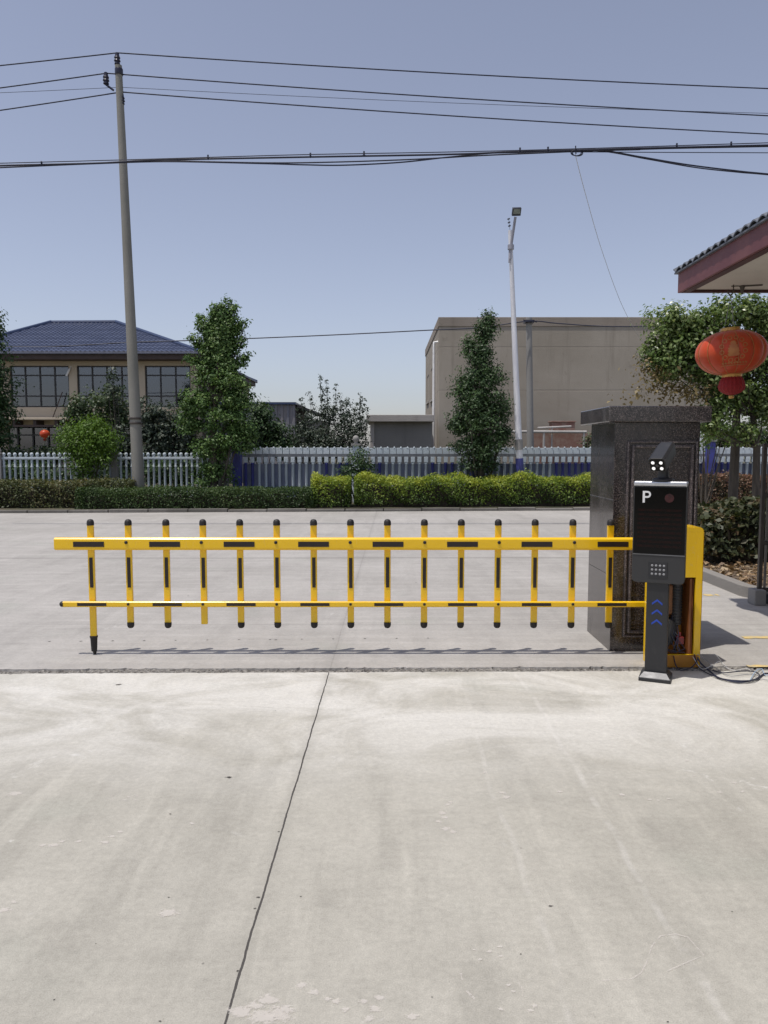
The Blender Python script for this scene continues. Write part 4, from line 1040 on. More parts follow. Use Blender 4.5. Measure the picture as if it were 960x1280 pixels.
wavy(mb, Vector((EX - o - .008, EY + o + .008, zt + .022)), Vector((1, 0, 0)), Vector((0, -1, 0)), 4.6)
mb.tube([(EX - o + .01, EY + o - .01, zt + .015), (EX - o + hw, EY + o - hw, zt + rise + .02)], .03, 10)
mb.build('tile_edge', MT['tileedge'], roof)
mb = MB(); wx0, wx1, wy0, wy1 = 4.35, 7.4, 0.2, 6.2
mb.mm((wx0, wy0, 0), (wx0 + .2, wy1, .95)); mb.mm((wx0, wy0, 2.25), (wx0 + .2, wy1, EZ + .02)); mb.mm((wx0, wy0, .95), (wx0 + .2, wy0 + .8, 2.25)); mb.mm((wx0, wy1 - .8, .95), (wx0 + .2, wy1, 2.25))
mb.mm((wx0 + .2, wy1 - .2, 0), (wx1, wy1, EZ + .02)); mb.mm((wx0 + .2, wy0, 0), (wx1, wy0 + .2, EZ + .02)); mb.mm((wx1 - .2, wy0 + .2, 0), (wx1, wy1 - .2, EZ + .02))
mb.build('wall', MT['soffit'], gh)
mb = MB()
for (ya, yb_) in ((wy0 + .8, wy0 + .87), (3.1, 3.17), (wy1 - .87, wy1 - .8)): mb.mm((wx0 + .06, ya, .95), (wx0 + .14, yb_, 2.25))
mb.mm((wx0 + .06, wy0 + .87, .95), (wx0 + .139, wy1 - .87, 1.01)); mb.mm((wx0 + .06, wy0 + .87, 2.19), (wx0 + .139, wy1 - .87, 2.25))
wn_ = mb.build('window', MT['hframe'], gh)
mb = MB(); mb.mm((wx0 + .095, wy0 + .87, 1.01), (wx0 + .105, wy1 - .87, 2.19)); mb.build('pane', MT['glass'], wn_)
# hooks and the conduit on the soffit
hk = []
for (u, v) in ((914, 356), (928, 357)):
    q = P(u, v, 7.0); t = (EZ + .022 - CAM_H) / (q.z - CAM_H); q = Vector((q.x * t, 7.0 * t, EZ + .022)); hk.append(q)
mb = MB(); q = hk[0]; mb.tube(spline([q + Vector((.02, 0, .01)), q + Vector((.02, 0, -.06)), q + Vector((.0, 0, -.095)), q + Vector((-.025, 0, -.075)), q + Vector((-.022, 0, -.05))], 6), .006, 7); mb.build('hook', MT['gate'], gh, smooth=True)
mb = MB(); q = hk[1]; mb.tube([q + Vector((0, 0, .01)), q + Vector((0, 0, -.03)), q + Vector((0, 0, -.08))], [.028, .02, .008], 8); mb.build('hook', MT['gate'], gh, smooth=True)
mb = MB(); mb.tube([q + Vector((-.03, 0, -.006)), q + Vector((.16, -.06, -.006))], .008, 6); mb.tube([q + Vector((-.10, .01, -.004)), q + Vector((-.03, .0, -.004))], .004, 6); mb.build('conduit', MT['gate'], gh, smooth=True)

# ------------------------------------------------------------------ lanterns
def lanternmat():
    m, nt, out = newmat('red_lantern_silk')
    co = coords(nt)
    n = noise(nt, co, 9, 5, 0.7)
    col = mixc(nt, n, (0.48, 0.030, 0.009), (0.60, 0.085, 0.018))
    b = nd(nt, 'ShaderNodeBsdfPrincipled', {'Base Color': col, 'Roughness': 0.42, 'Specular IOR Level': 0.4, 'Sheen Weight': 0.2, 'Sheen Tint': (1, .7, .4, 1)})
    t = nd(nt, 'ShaderNodeBsdfTranslucent', {'Color': (0.60, 0.02, 0.012, 1)})
    mx = nd(nt, 'ShaderNodeMixShader', {0: 0.12, 1: b.outputs[0], 2: t.outputs[0]})
    nt.links.new(mx.outputs[0], out.inputs[0]); return m
MT['silk'] = lanternmat()
def lantern(c, rx, rz, label, detail, tilt=0.0, group=None, hang=()):
    c = Vector(c); R = Matrix.Rotation(tilt, 3, 'Y')
    base = c + R @ Vector((0, 0, rz))
    root = empty('red_lantern', base, label, 'lantern', group)
    nl, nu = (28, 14 * 8) if detail else (8, 24)
    vs, fs = [], []
    rib = 14
    for j in range(nl + 1):
        th = -math.pi / 2 * 0.93 + math.pi * 0.93 * j / nl
        for k in range(nu):
            a = 2 * math.pi * k / nu
            s = abs(math.cos(a * rib / 2)) if detail else 1
            sc = 1.0 - 0.042 * (1 - s ** .5 if False else (1 - abs(math.sin(a * rib / 2)) ** 0.55)) if detail else 1
            sc2 = 2 - sc if False else sc
            r = abs(math.cos(th)) ** 0.85
            vs.append(c + R @ Vector((rx * sc2 * r * math.cos(a), rx * sc2 * r * math.sin(a), rz * math.sin(th))))
    for j in range(nl):
        for k in range(nu):
            k2 = (k + 1) % nu; fs.append((j * nu + k, j * nu + k2, (j + 1) * nu + k2, (j + 1) * nu + k))
    mb = MB(); mb.add(vs, fs); o = mb.build('lantern_shell', MT['silk'], root, smooth=True)
    q = rx * .27
    for nm, s in (('top_collar', 1), ('bottom_collar', -1)):
        mb = MB(); mb.lathe([(q, -.010 if s > 0 else .010), (q * 1.06, .0), (q * 1.02, .024 * s * rx / .33), (q * .98, .032 * s * rx / .33)], c + R @ Vector((0, 0, s * rz * .965)), 24, R=R)
        mb.build(nm, MT['gold'], root, smooth=True)
    zt = c + R @ Vector((0, 0, -rz * .965 - .028 * rx / .33)); u = rx / .33
    mb = MB(); prof = [(q * .95, .0), (q * 1.2, -.04 * u), (q * 1.34, -.09 * u), (q * 1.25, -.125 * u), (q * .85, -.155 * u), (q * .3, -.175 * u)]
    nn = 40; vs, fs = [], []
    for (r, z) in prof:
        for k in range(nn):
            a = 2 * math.pi * k / nn; rr_ = r * (1 + .05 * (k % 2)); vs.append(zt + Vector((rr_ * math.cos(a), rr_ * math.sin(a), z)))
    for j in range(len(prof) - 1):
        for k in range(nn): fs.append((j * nn + k, j * nn + (k + 1) % nn, (j + 1) * nn + (k + 1) % nn, (j + 1) * nn + k))
    mb.add(vs, fs); mb.build('tassel', MT['tassel'], root)
    if detail:
        mb = MB(); mb.lathe([(.0, 0), (.022, -.002), (.026, -.015), (.02, -.03), (.0, -.032)], zt + Vector((0, 0, -.17)), 12)
        mb.build('bead', MT['gold'], root, smooth=True)
        mb = MB()
        for k in range(14):
            a = 2 * math.pi * k / 14
            pts = []
            for jx in range(25):
                th = -math.pi / 2 * .9 + math.pi * .9 * jx / 24; r = abs(math.cos(th)) ** .85 * .975
                pts.append(c + R @ Vector((rx * r * math.cos(a), rx * r * math.sin(a), rz * math.sin(th) * 1.0)))
            mb.tube(pts, .0035, 5)
        mb.build('rib_wires', MT['goldprint'], o, smooth=True)
        # gilt print on the side facing the entrance
        mb = MB()
        a0 = math.atan2(-c.y, -c.x) + 0.06
        def sp(x, z, k=1.012):   # x, z in units of the radii on the facing side
            th = math.asin(max(-1, min(1, z))); r = abs(math.cos(th)) ** .85
            a = a0 + math.asin(max(-1, min(1, x / max(r, .2))))
            return c + R @ Vector((rx * k * r * math.cos(a), rx * k * r * math.sin(a), rz * k * math.sin(th)))
        def stroke(pts, w):
            d = []
            for (x0, z0), (x1, z1) in zip(pts[:-1], pts[1:]):
                m = max(2, int(math.hypot(x1 - x0, z1 - z0) / .03)); d += [(x0 + (x1 - x0) * i / m, z0 + (z1 - z0) * i / m) for i in range(m)]
            d.append(pts[-1]); vs, fs = [], []
            for i, (x, z) in enumerate(d):
                xa, za = d[max(i - 1, 0)]; xb, zb_ = d[min(i + 1, len(d) - 1)]
                tx, tz = xb - xa, zb_ - za; l = math.hypot(tx, tz) or 1
                nx_, nz_ = -tz / l * w / 2, tx / l * w / 2
                vs += [sp(x + nx_, z + nz_ * 1.5), sp(x - nx_, z - nz_ * 1.5)]
            for i in range(len(d) - 1): fs.append((2 * i, 2 * i + 1, 2 * i + 3, 2 * i + 2))
            mb.add(vs, fs)
        for k in range(12):
            a = 2 * math.pi * k / 12 + .26
            ccx, ccz = .31 * math.cos(a), .50 * math.sin(a) + .05
            stroke([(ccx + .055 * math.cos(t), ccz + .085 * math.sin(t)) for t in [2 * math.pi * i / 8 for i in range(9)]], .022)
        for z, w_ in ((.36, .05), (.30, .08), (.24, .07), (.18, .11), (.12, .10), (.06, .14), (.0, .13), (-.06, .15), (-.12, .13), (-.18, .16), (-.24, .14)): stroke([(-w_, z), (w_, z)], .042)
        for k in range(9): stroke([(-.30 + k * .075, -.52), (-.26 + k * .075, -.58)], .04)
        stroke([(-.32, -.64), (.32, -.64)], .02)
        mb.build('gilt_print', MT['goldprint'], o, fixn=False)
        mb = MB()
        top = c + R @ Vector((0, 0, rz + .05))
        for (dx, q_) in hang: mb.tube([top + Vector((dx, 0, 0)), q_], .0028, 5)
        if hang: mb.build('hanging_cord', MT['greywire'], root)
    return root
lc = P(914, 441, 7.3)
lantern(lc, .318, .205, 'large red lantern with gold collar hanging under the guard house eave', True, tilt=math.radians(-4), hang=((-.05, hk[0] + Vector((-.0, 0, -.09))), (.03, hk[0] + Vector((.0, 0, -.09)))))
# ------------------------------------------------------------------ poles and wires
UY = 20.9
up_b = P(174, 615, UY); up_b.z = 0.07; up_t = P(148, 82, UY)
d = (up_b - up_t); up_b = up_t + d * ((up_t.z - 0.0) / (up_t.z - P(174, 615, UY).z))
pole = empty('utility_pole', up_b, 'tall tapering concrete utility pole leaning slightly left among the front hedges', 'pole')
mb = MB(); mb.tube([up_b.lerp(up_t, k / 10) for k in range(11)], [0.168 - 0.0080 * k for k in range(11)], 18); mb.build('shaft', MT['poleconc'], pole, smooth=True)
mb = MB()
for v in (523, 529):
    c = up_b.lerp(up_t, (P(170, v, UY).z - up_b.z) / (up_t.z - up_b.z)); mb.lathe([(.165, -.03), (.172, -.02), (.172, .02), (.165, .03)], c, 18)
mb.build('band', MT['gate'], pole, smooth=True)
insp = [(.012, -.20), (.04, -.18), (.075, -.16), (.06, -.10), (.085, -.08), (.06, -.02), (.08, .0), (.055, .06), (.05, .12), (.02, .14), (.0, .141)]
def insulator(c, s=1.0): 
    mb = MB(); mb.lathe([(r * s, z * s) for r, z in insp], c, 14); return mb.build('insulator', MT['insul'], pole, smooth=True)
i1 = P(146.5, 72, UY); insulator(i1 + Vector((0, 0, -.01)), 1.0)
i2 = P(132.5, 97, UY); insulator(i2, 1.0)
i3 = P(152.5, 123, UY); insulator(i3, .9)
mb = MB(); mb.tube([i1 + Vector((0, 0, -.2)), up_t + Vector((0, 0, -.1))], .02, 7); mb.lathe([(.10, -.08), (.105, -.07), (.105, .07), (.10, .08)], up_t + Vector((.01, 0, -.16)), 14)
mb.tube([i2 + Vector((0, 0, -.18)), P(142, 113, UY)], .028, 7); mb.tube([i3 + Vector((0, 0, -.16)), P(150, 122, UY)], .02, 6)
mb.build('bracket', MT['insul'], pole, smooth=True)

def sagline(a, b, sag, n=14):
    return [a.lerp(b, i / n) + Vector((0, 0, -sag * 4 * (i / n) * (1 - i / n))) for i in range(n + 1)]
def overhead(lp, mid, rp, r, label, sagl=.2, sagr=.25, m='wire'):
    pts = sagline(lp, mid, sagl) + sagline(mid, rp, sagr)[1:]
    mb = MB(); mb.tube(pts, r, 6); return tag(mb.build('overhead_wire', MT[m], smooth=True), label, 'wire', 'wires carried by the utility pole')
def ext(a, b, k): return a + (b - a) * k
for (l, mdl, r_, rad, lab, m) in [((0, 81), (147, 66), (960, 106), .016, 'topmost overhead wire, fixed to the tip of the utility pole', 'wire'),
                           ((0, 109), (133, 91.5), (960, 140), .016, 'second overhead wire, on the insulator arm left of the utility pole', 'wire'),
                           ((0, 115), (150, 109), (960, 137), .006, 'faint thin overhead wire between the second and third thick ones', 'wire'),
                           ((0, 137), (152, 115), (960, 163), .016, 'third thick overhead wire, lowest of those on the utility pole', 'wire')]:
    M_ = P(*mdl, UY); A_ = P(*l, UY + .4); B_ = P(*r_, UY + .9)
    overhead(ext(M_, A_, 2.4), M_, ext(M_, B_, 1.4), rad, lab, 0.02, 0.12, m)
# bundle of communication cables nearer the entrance
BY = 15.4
cb = empty('cable_bundle', P(480, 195, BY), 'dark bundle of communication cables crossing the whole sky below the power wires', 'cable bundle')
def bw(pts, r, dy=0.0):
    mb = MB(); mb.tube(spline([P(u, v, BY + dy) for u, v in pts], 12), r, 6); return mb.build('cable_strand', MT['wire'], cb, smooth=True)
bw([(-160, 208), (0, 204), (200, 198.5), (370, 193.5), (560, 190), (720, 186), (960, 178.5), (1120, 174)], .009)
bw([(-160, 212), (0, 207), (120, 204), (200, 200), (370, 196.5), (560, 193), (650, 189.5), (720, 188), (800, 185.5), (960, 181.5), (1120, 178)], .0175, .03)
bw([(-160, 216), (0, 209.5), (120, 204.5), (210, 202), (330, 204.5), (380, 206), (430, 206.5), (500, 203), (560, 196.5), (620, 191), (700, 188), (770, 187.5), (860, 185), (1120, 180)], .013, .06)
bw([(200, 200.5), (330, 203.5), (420, 202.5), (520, 199), (600, 194.5), (680, 191), (740, 188.5), (800, 187)], .013, .09)
bw([(560, 193), (640, 191), (720, 190), (840, 190.5), (960, 191), (1120, 192)], .008, .10)
bw([(690, 188), (745, 187), (800, 196), (860, 206), (920, 213.5), (960, 217.5), (1120, 232)], .014, .12)
bw([(700, 189), (752, 189), (810, 199), (870, 209.5), (925, 215.5), (960, 218.5), (1120, 234)], .011, .15)
mb = MB()
for (u, v) in [(52, 205), (260, 197), (388, 194.5), (455, 192.5), (650, 188), (685, 187), (846, 182.5), (914, 180.5)]:
    c = P(u, v, BY + .02); mb.tube([c + Vector((0, 0, .05)), c + Vector((0, 0, -.04))], .018, 6); mb.tube([c + Vector((-.04, 0, -.03)), c + Vector((.04, 0, -.03))], .012, 5)
mb.build('cable_clamp', MT['wire'], cb, smooth=True)
mb = MB(); c = P(720, 189, BY + .02)
for k in range(3): mb.tube([c + Vector((.10 * math.cos(a) + .02 * k, .01 * k, .055 * math.sin(a) - .03)) for a in [2 * math.pi * i / 14 for i in range(15)]], .008, 5)
mb.tube([c + Vector((-.01, 0, .10)), c + Vector((0, 0, -.05))], .012, 5)
mb.build('splice_coil', MT['wire'], cb, smooth=True)
# drop wire to the plain building
mb = MB(); ys = [BY + .02, 17.5, 21.5, 25, 29, 31.9]; pv = [(719, 193), (732, 243), (752, 312), (776, 378), (797, 418), (815, 441)]
mb.tube(spline([P(u, v, y) for (u, v), y in zip(pv, ys)], 8), .0065, 5)
tag(mb.build('drop_wire', MT['whitewire'], smooth=True), 'thin pale drop wire slanting from the cable splice down to the building', 'wire')
# small pole and service wire
sp_b = P(664, 605, 24.2); sp_b.z = 0.07; sp_t = P(661, 397, 24.2)
spo = empty('service_pole', sp_b, 'short plain concrete service pole right beside the white street lamp', 'pole')
mb = MB(); mb.tube([sp_b.lerp(sp_t, k / 6) for k in range(7)], [.115 - .004 * k for k in range(7)], 14); mb.build('shaft', MT['pillarconc'], spo, smooth=True)
mb = MB(); c = P(661, 402, 24.2); mb.mm((c.x - .14, 24.04, c.z - .05), (c.x + .14, 24.36, c.z + .03)); mb.tube([c + Vector((-.12, -.16, 0)), c + Vector((-.2, -.16, .02))], .02, 6); mb.tube([c + Vector((.12, -.16, 0)), c + Vector((.22, -.16, -.04))], .02, 6); mb.build('bracket', MT['insul'], spo)
mb = MB(); pv = [(-140, 436, 25.5), (0, 433.5, 25.3), (60, 433.5, 25.2), (120, 430.5, 25.1), (165, 428, 25), (300, 423.5, 24.7), (420, 418.5, 24.4), (540, 412.5, 24.15), (600, 409.5, 24.05), (661, 401.5, 24.0), (700, 404.5, 25.0), (760, 408, 27.5), (830, 407.5, 31.0), (850, 407, 31.9)]
mb.tube(spline([P(*q) for q in pv], 8), .017, 6)
tag(mb.build('service_wire', MT['wire'], smooth=True), 'low sagging black service wire passing the villa roof to the short pole', 'wire')

# ------------------------------------------------------------------ street lamp
SY = 21.25
lb, lt = P(652, 604, SY), P(637.5, 288, SY)
lp = empty('street_lamp', (lb.x, SY, .07), 'white leaning street lamp with blue painted base and a dark floodlight head', 'street lamp')
lb.z = .07
mb = MB(); mb.tube([lb.lerp(lt, k / 8) for k in range(9)], [.105 - .0065 * k for k in range(9)], 14); sh_ = mb.build('shaft', MT['lampwhite'], lp, smooth=True)
zb0, zb1 = P(652, 600, SY).z, P(651, 573, SY).z
mb = MB(); mb.tube([lb.lerp(lt, (z - lb.z) / (lt.z - lb.z)) for z in (0.09, 0.4, zb1)], [.109, .109, .106], 14); mb.build('painted_base', MT['bluepaint'], sh_, smooth=True)
mb = MB(); c = lb.lerp(lt, (P(651, 562, SY).z - lb.z) / (lt.z - lb.z)); mb.tube([c, c + (lt - lb).normalized() * .28], .112, 14); mb.build('sleeve', MT['pillarconc'], sh_, smooth=True)
j = P(638.5, 309, SY - .02); h0 = P(644.3, 271, SY - .25)
mb = MB(); mb.tube([P(637.5, 324, SY - .05), j, h0], [.035, .04, .036], 10); mb.tube([P(637, 308, SY), P(636.2, 328, SY - .07)], .02, 7); mb.tube([j + Vector((0, 0, -.06)), j + Vector((0, 0, .06))], .085, 12); mb.build('lamp_arm', MT['armgrey'], lp, smooth=True)
mb = MB(); c = P(645.6, 264.5, SY - .30); Rl = Matrix.Rotation(math.radians(38), 3, 'X') @ Matrix.Rotation(math.radians(4), 3, 'Z')
mb.box(c, (.235, .08, .21), R=Rl); hd = mb.build('lamp_head', MT['lampdark'], lp, bevel=.012)
mb = MB(); mb.box(c + Rl @ Vector((0, -.042, .02)), (.18, .006, .13), R=Rl); mb.build('lamp_lens', MT['lens'], hd)
mb = MB()
for k in range(7): mb.box(c + Rl @ Vector((-.09 + k * .03, .05, 0)), (.006, .03, .18), R=Rl)
mb.build('cooling_fins', MT['lampdark'], hd)
mb = MB(); t = P(636.6, 282.5, SY)
for k, v in enumerate((282.5, 278.2, 273.8)):
    q = P(636.8 - k * .5, v, SY); mb.tube([q + Vector((-.03, 0, -.01)), q + Vector((.03, 0, .014))], .02, 7)
mb.tube([lt, P(635.8, 273, SY)], .005, 5); mb.build('mast_tip', MT['lampdark'], lp, smooth=True)

# ------------------------------------------------------------------ big plain building, right
BYY = 32.0
bx0 = P(549, 396, BYY).x; bz = P(600, 396.5, BYY).z; bx1 = P(905, 400, BYY).x; bye = 42.2
big = empty('rendered_building', ((bx0 + bx1) / 2, 38, 0), 'large blank grey brown rendered building with flat roof on the right', 'building')
z1, z2 = P(600, 434, BYY).z, P(600, 488, BYY).z
MT['bwall'] = stucco('stained_render', (0.335, 0.295, 0.240), (0.41, 0.365, 0.305), 0.85, zl=(z1, z2))
pz = P(600, 408, BYY).z
mb = MB(); mb.mm((bx0 + .02, BYY + .25, .05), (bx1 - .02, bye, pz - .003)); w0 = mb
# front wall and left wall, the left with window openings
mb.mm((bx0 + .25, BYY, .05), (bx1, BYY + .2495, pz))
wl = [(P(541.5, 460, 36.5).z, P(541.5, 500, 36.5).z, 35.6, 37.4), (P(536, 470, 40).z, P(536, 503, 40).z, 39.0, 40.8)]
ycur = BYY
for (zt_, zb_, ya, yb_) in wl:
    mb.mm((bx0, ycur, .05), (bx0 + .2495, ya, pz)); mb.mm((bx0, ya, .05), (bx0 + .2495, yb_, zb_)); mb.mm((bx0, ya, zt_), (bx0 + .2495, yb_, pz)); ycur = yb_
mb.mm((bx0, ycur, .05), (bx0 + .2495, bye, pz))
mb.build('wall', MT['bwall'], big)
for (zt_, zb_, ya, yb_) in wl:
    mb = MB(); mb.mm((bx0 + .06, ya, zb_), (bx0 + .12, ya + .07, zt_)); mb.mm((bx0 + .06, yb_ - .07, zb_), (bx0 + .12, yb_, zt_)); mb.mm((bx0 + .06, ya + .07, zt_ - .07), (bx0 + .12, yb_ - .07, zt_)); mb.mm((bx0 + .06, ya + .07, zb_), (bx0 + .12, yb_ - .07, zb_ + .07)); mb.mm((bx0 + .065, (ya + yb_) / 2 - .03, zb_ + .07), (bx0 + .115, (ya + yb_) / 2 + .03, zt_ - .07))
    wi = mb.build('window', MT['hframe'], big); mb = MB(); mb.mm((bx0 + .145, ya, zb_), (bx0 + .15, yb_, zt_)); mb.build('pane', MT['screen'], wi)
    mb = MB(); mb.mm((bx0 - .06, ya - .08, zb_ - .09), (bx0 + .055, yb_ + .08, zb_)); mb.build('sill', MT['slab'], wi)
mb = MB(); mb.mm((bx0 - .03, BYY - .03, pz), (bx1 + .03, BYY + .22, bz)); mb.mm((bx0 - .03, BYY + .22, pz), (bx0 + .22, bye + .03, bz)); mb.mm((bx1 - .22, BYY + .22, pz), (bx1 + .03, bye, bz)); mb.mm((bx0 + .22, bye - .2, pz), (bx1 - .22, bye + .03, bz - .01))
mb.build('parapet', MT['bband'], big, bevel=.01)
mb = MB(); x = P(544.5, 428, 33.2).x; 
mb.tube([(bx0 - .0, 32.6, P(546, 428, 32.6).z + .02), (bx0 - .16, 32.6, P(546, 428, 32.6).z), (bx0 - .17, 32.6, P(546, 436, 32.6).z), (bx0 - .17, 32.6, .1)], .055, 10); mb.build('drainpipe', MT['white'], big, smooth=True)
# things against the foot of the wall
mb = MB(); a, b = P(664, 541, 30.2), P(734, 560, 30.2); mb.mm((a.x, 30.2, .05), (b.x + .6, 30.45, a.z)); bwl = mb.build('brick_wall', MT['brick'], bevel=.01); tag(bwl, 'low weathered red brick wall at the foot of the blank building', 'wall')
mb = MB(); a, b = P(689, 528, 30.8), P(717, 539, 30.8); mb.mm((a.x, 30.6, .05), (b.x, 31.2, a.z)); mb.mm((a.x - .04, 30.56, a.z), (b.x + .04, 31.24, a.z + .05))
tag(mb.build('brick_stack', MT['brick'], bevel=.01), 'squat brick chimney stack sticking up behind the low brick wall', 'chimney')
mb = MB(); mb.tube([P(618, 539.5, 29.9), P(733, 540, 29.9)], .055, 10); mb.tube([P(672, 535, 30.0), P(714, 533, 30.0)], .04, 8)
for u in (622, 680, 730):
    q = P(u, 540, 29.9); mb.tube([q, (q.x, q.y, .06)], .045, 8)
q = P(690, 534, 30.0); mb.tube([q, (q.x, q.y, .06)], .03, 8)
tag(mb.build('pale_pipe', MT['dullpipe'], smooth=True), 'long horizontal pale pipe running in front of the low brick wall', 'pipe')
# low flat-roofed shed to its left
a, b = P(461, 527, 29), P(541, 560, 29)
shd = empty('flat_shed', ((a.x + b.x) / 2, 30.5, 0), 'low grey shed with a thick flat roof slab left of the blank building', 'shed')
mb = MB(); mb.mm((a.x + .2, 29.3, .05), (b.x, 33, a.z)); mb.build('wall', MT['shedwall'], shd)
mb = MB(); mb.mm((a.x + .05, 29.25, .05), (a.x + .2, 29.6, a.z)); mb.build('corner_post', MT['slab'], shd)
t = P(458, 518.5, 29).z
mb = MB(); mb.mm((P(458, 520, 29).x, 28.95, a.z), (P(543, 520, 29).x - .02, 33.1, t)); mb.build('roof_slab', MT['slab'], shd, bevel=.015)
# corrugated shed
a, b = P(330, 505.5, 36), P(369, 545, 36)
csh = empty('corrugated_shed', (a.x, 39, 0), 'grey corrugated metal shed with blue roof edge behind the trees', 'shed')
mb = MB(); x = a.x - 3.0; vs = []; n = 0
while x < b.x:
    vs += [(x, 36 + (.05 if n % 4 in (0, 1) else 0), .05), (x, 36 + (.05 if n % 4 in (0, 1) else 0), a.z)]; x += .09 if n % 2 == 0 else .05; n += 1
k = len(vs) // 2; mb.add(vs, [(2 * i, 2 * i + 2, 2 * i + 3, 2 * i + 1) for i in range(k - 1)]); mb.mm((a.x - 3, 36.08, .05), (b.x, 42, a.z - .02))
mb.build('wall', mat('weathered_sheet', (0.16, 0.165, 0.20), (0.22, 0.205, 0.21), rough=0.6, scale=2, stretch=(4, 4, .4)), csh, fixn=False)
mb = MB(); e2 = P(391, 519, 42); mb.prism([(a.x - 3.1, 35.9, a.z), (b.x + .05, 35.9, a.z), (b.x + .05, 35.9, a.z + .10), (a.x - 3.1, 35.9, a.z + .10)], (0, 6.2, 0)); mb.build('roof', MT['ridge'], csh)
mb = MB(); mb.prism([(b.x + .06, 36.2, a.z + .02), (b.x + 1.4, 36.2, P(391, 519, 36.2).z), (b.x + 1.4, 36.2, P(391, 519, 36.2).z - .1), (b.x + .06, 36.2, a.z - .12)], (0, 5.5, 0)); mb.build('lean_to_roof', MT['hframe'], csh)
mb = MB(); mb.mm((b.x + .1, 36.6, .05), (b.x + 1.25, 41, P(391, 522, 36.2).z - .12)); mb.build('lean_to_wall', MT['shedwall'], csh)

# ------------------------------------------------------------------ villa with the blue roof
HE, HW = 34.5, 35.3
ez = P(150, 440, HE).z
rx0, rx1 = -19.6, P(251, 440, HE).x
ry0, ry1 = HE, 49.5
villa = empty('villa', ((rx0 + rx1) / 2, 42, 0), 'two storey cream villa with hipped blue tile roof and wide dark windows', 'villa')
rz = P(105, 403.5, 40.0).z; tx0, tx1, ty0, ty1 = P(64, 404, 40).x, P(145, 404, 40).x, 40.0, 44.0
def rooftile():
    m, nt, out = newmat('blue_roof_tile')
    co = coords(nt)
    n = noise(nt, co, 1.2, 5, .65)
    col = mixc(nt, sstep(nt, n, .3, .7), (0.068, 0.083, 0.140), (0.094, 0.112, 0.178))
    sp = nd(nt, 'ShaderNodeSeparateXYZ', {0: co}).outputs
    cell = nd(nt, 'ShaderNodeTexWhiteNoise', {0: nd(nt, 'ShaderNodeVectorMath', {0: nd(nt, 'ShaderNodeVectorMath', {0: co, 1: (3.6, 3.6, 7.6)}, operation='MULTIPLY').outputs[0]}, operation='FLOOR').outputs[0]}).outputs[0]
    col = mixc(nt, mth(nt, 'MULTIPLY', cell, .28), col, (0.045, 0.065, 0.13))
    b = nd(nt, 'ShaderNodeBsdfPrincipled', {'Base Color': col, 'Roughness': 0.38, 'Specular IOR Level': 0.5}); nt.links.new(b.outputs[0], out.inputs[0]); return m
MT['rooftile'] = rooftile()
# tiled slopes: real courses with a wave across
def slope(mb, e0, e1, t1, t0, course=.27, wave=.21):
    e0, e1, t1, t0 = map(Vector, (e0, e1, t1, t0))
    L = ((t0 + t1) / 2 - (e0 + e1) / 2).length; nc = max(3, int(L / course))
    nrm = (e1 - e0).cross(t0 - e0).normalized()
    if nrm.z < 0: nrm = -nrm
    W_ = (e1 - e0).length; nw = int(W_ / wave) * 4
    rows = []
    for j in range(nc):
        for (s, lift) in ((j / nc, .045), ((j + 1) / nc, .0)):
            a, b = e0.lerp(t0, s), e1.lerp(t1, s)
            row = []
            for i in range(nw + 1):
                # keep the waves straight up the slope
                q = e0.lerp(e1, i / nw); u0 = (a - e0).dot((e1 - e0).normalized()); u1 = (b - e0).dot((e1 - e0).normalized())
                uu = min(max(W_ * i / nw, u0), u1)
                q = a + (e1 - e0).normalized() * (uu - u0)
                row.append(q + nrm * (lift * .7 + .02 * (0.5 + 0.5 * math.cos(2 * math.pi * i / 4))))
            rows.append(row)
    k = len(mb.v); vs = [p for r in rows for p in r]; fs = []
    m = nw + 1
    for j in range(len(rows) - 1):
        for i in range(nw): fs.append((j * m + i, j * m + i + 1, (j + 1) * m + i + 1, (j + 1) * m + i))
    mb.add(vs, fs)
mb = MB()
E = [(rx0, ry0, ez), (rx1, ry0, ez), (rx1, ry1, ez), (rx0, ry1, ez)]; T = [(tx0, ty0, rz), (tx1, ty0, rz), (tx1, ty1, rz), (tx0, ty1, rz)]
slope(mb, E[0], E[1], T[1], T[0]); slope(mb, E[1], E[2], T[2], T[1])
mb.add(E + T, [(3, 0, 4, 7), (2, 3, 7, 6), (4, 5, 6, 7)])
rf = mb.build('roof', MT['rooftile'], villa, fixn=False)
mb = MB()
for a, b in ((E[0], T[0]), (E[1], T[1]), (T[0], T[1]), (E[2], T[2]), (T[1], T[2])): mb.tube([Vector(a) + Vector((0, 0, .03)), Vector(b) + Vector((0, 0, .05))], .09, 8)
mb.build('ridge_tiles', MT['ridge'], rf, smooth=True)
mb = MB()
mb.mm((rx0 - .05, ry0 - .06, ez - .09), (rx1 + .05, ry0 + .05, ez + .01)); mb.mm((rx1 - .05, ry0 + .05, ez - .09), (rx1 + .06, ry1, ez + .01)); mb.build('gutter', mat('slate_gutter', (0.13, 0.14, 0.19), rough=.5), villa, bevel=.02)
fz = P(150, 449.5, HE + .2).z
mb = MB(); mb.mm((rx0 + .1, ry0 + .06, fz), (rx1 - .1, HW + .25, ez - .03)); mb.mm((rx1 - .9, HW + .25, fz), (rx1 - .06, ry1 - .1, ez - .03)); mb.build('eave_board', MT['hdark'], villa)
wx1 = P(247, 470, HW).x; wx0_ = rx0 + .8
zt, zb_ = P(100, 457, HW).z, P(100, 509, HW).z
wins = [(P(12, 470, HW).x, P(86, 470, HW).x, 4), (P(96, 470, HW).x, P(170, 470, HW).x, 4), (P(181, 470, HW).x, P(238, 470, HW).x, 3), (P(-72, 470, HW).x, P(0, 470, HW).x, 4)]
fl_z = P(100, 520, HW).z
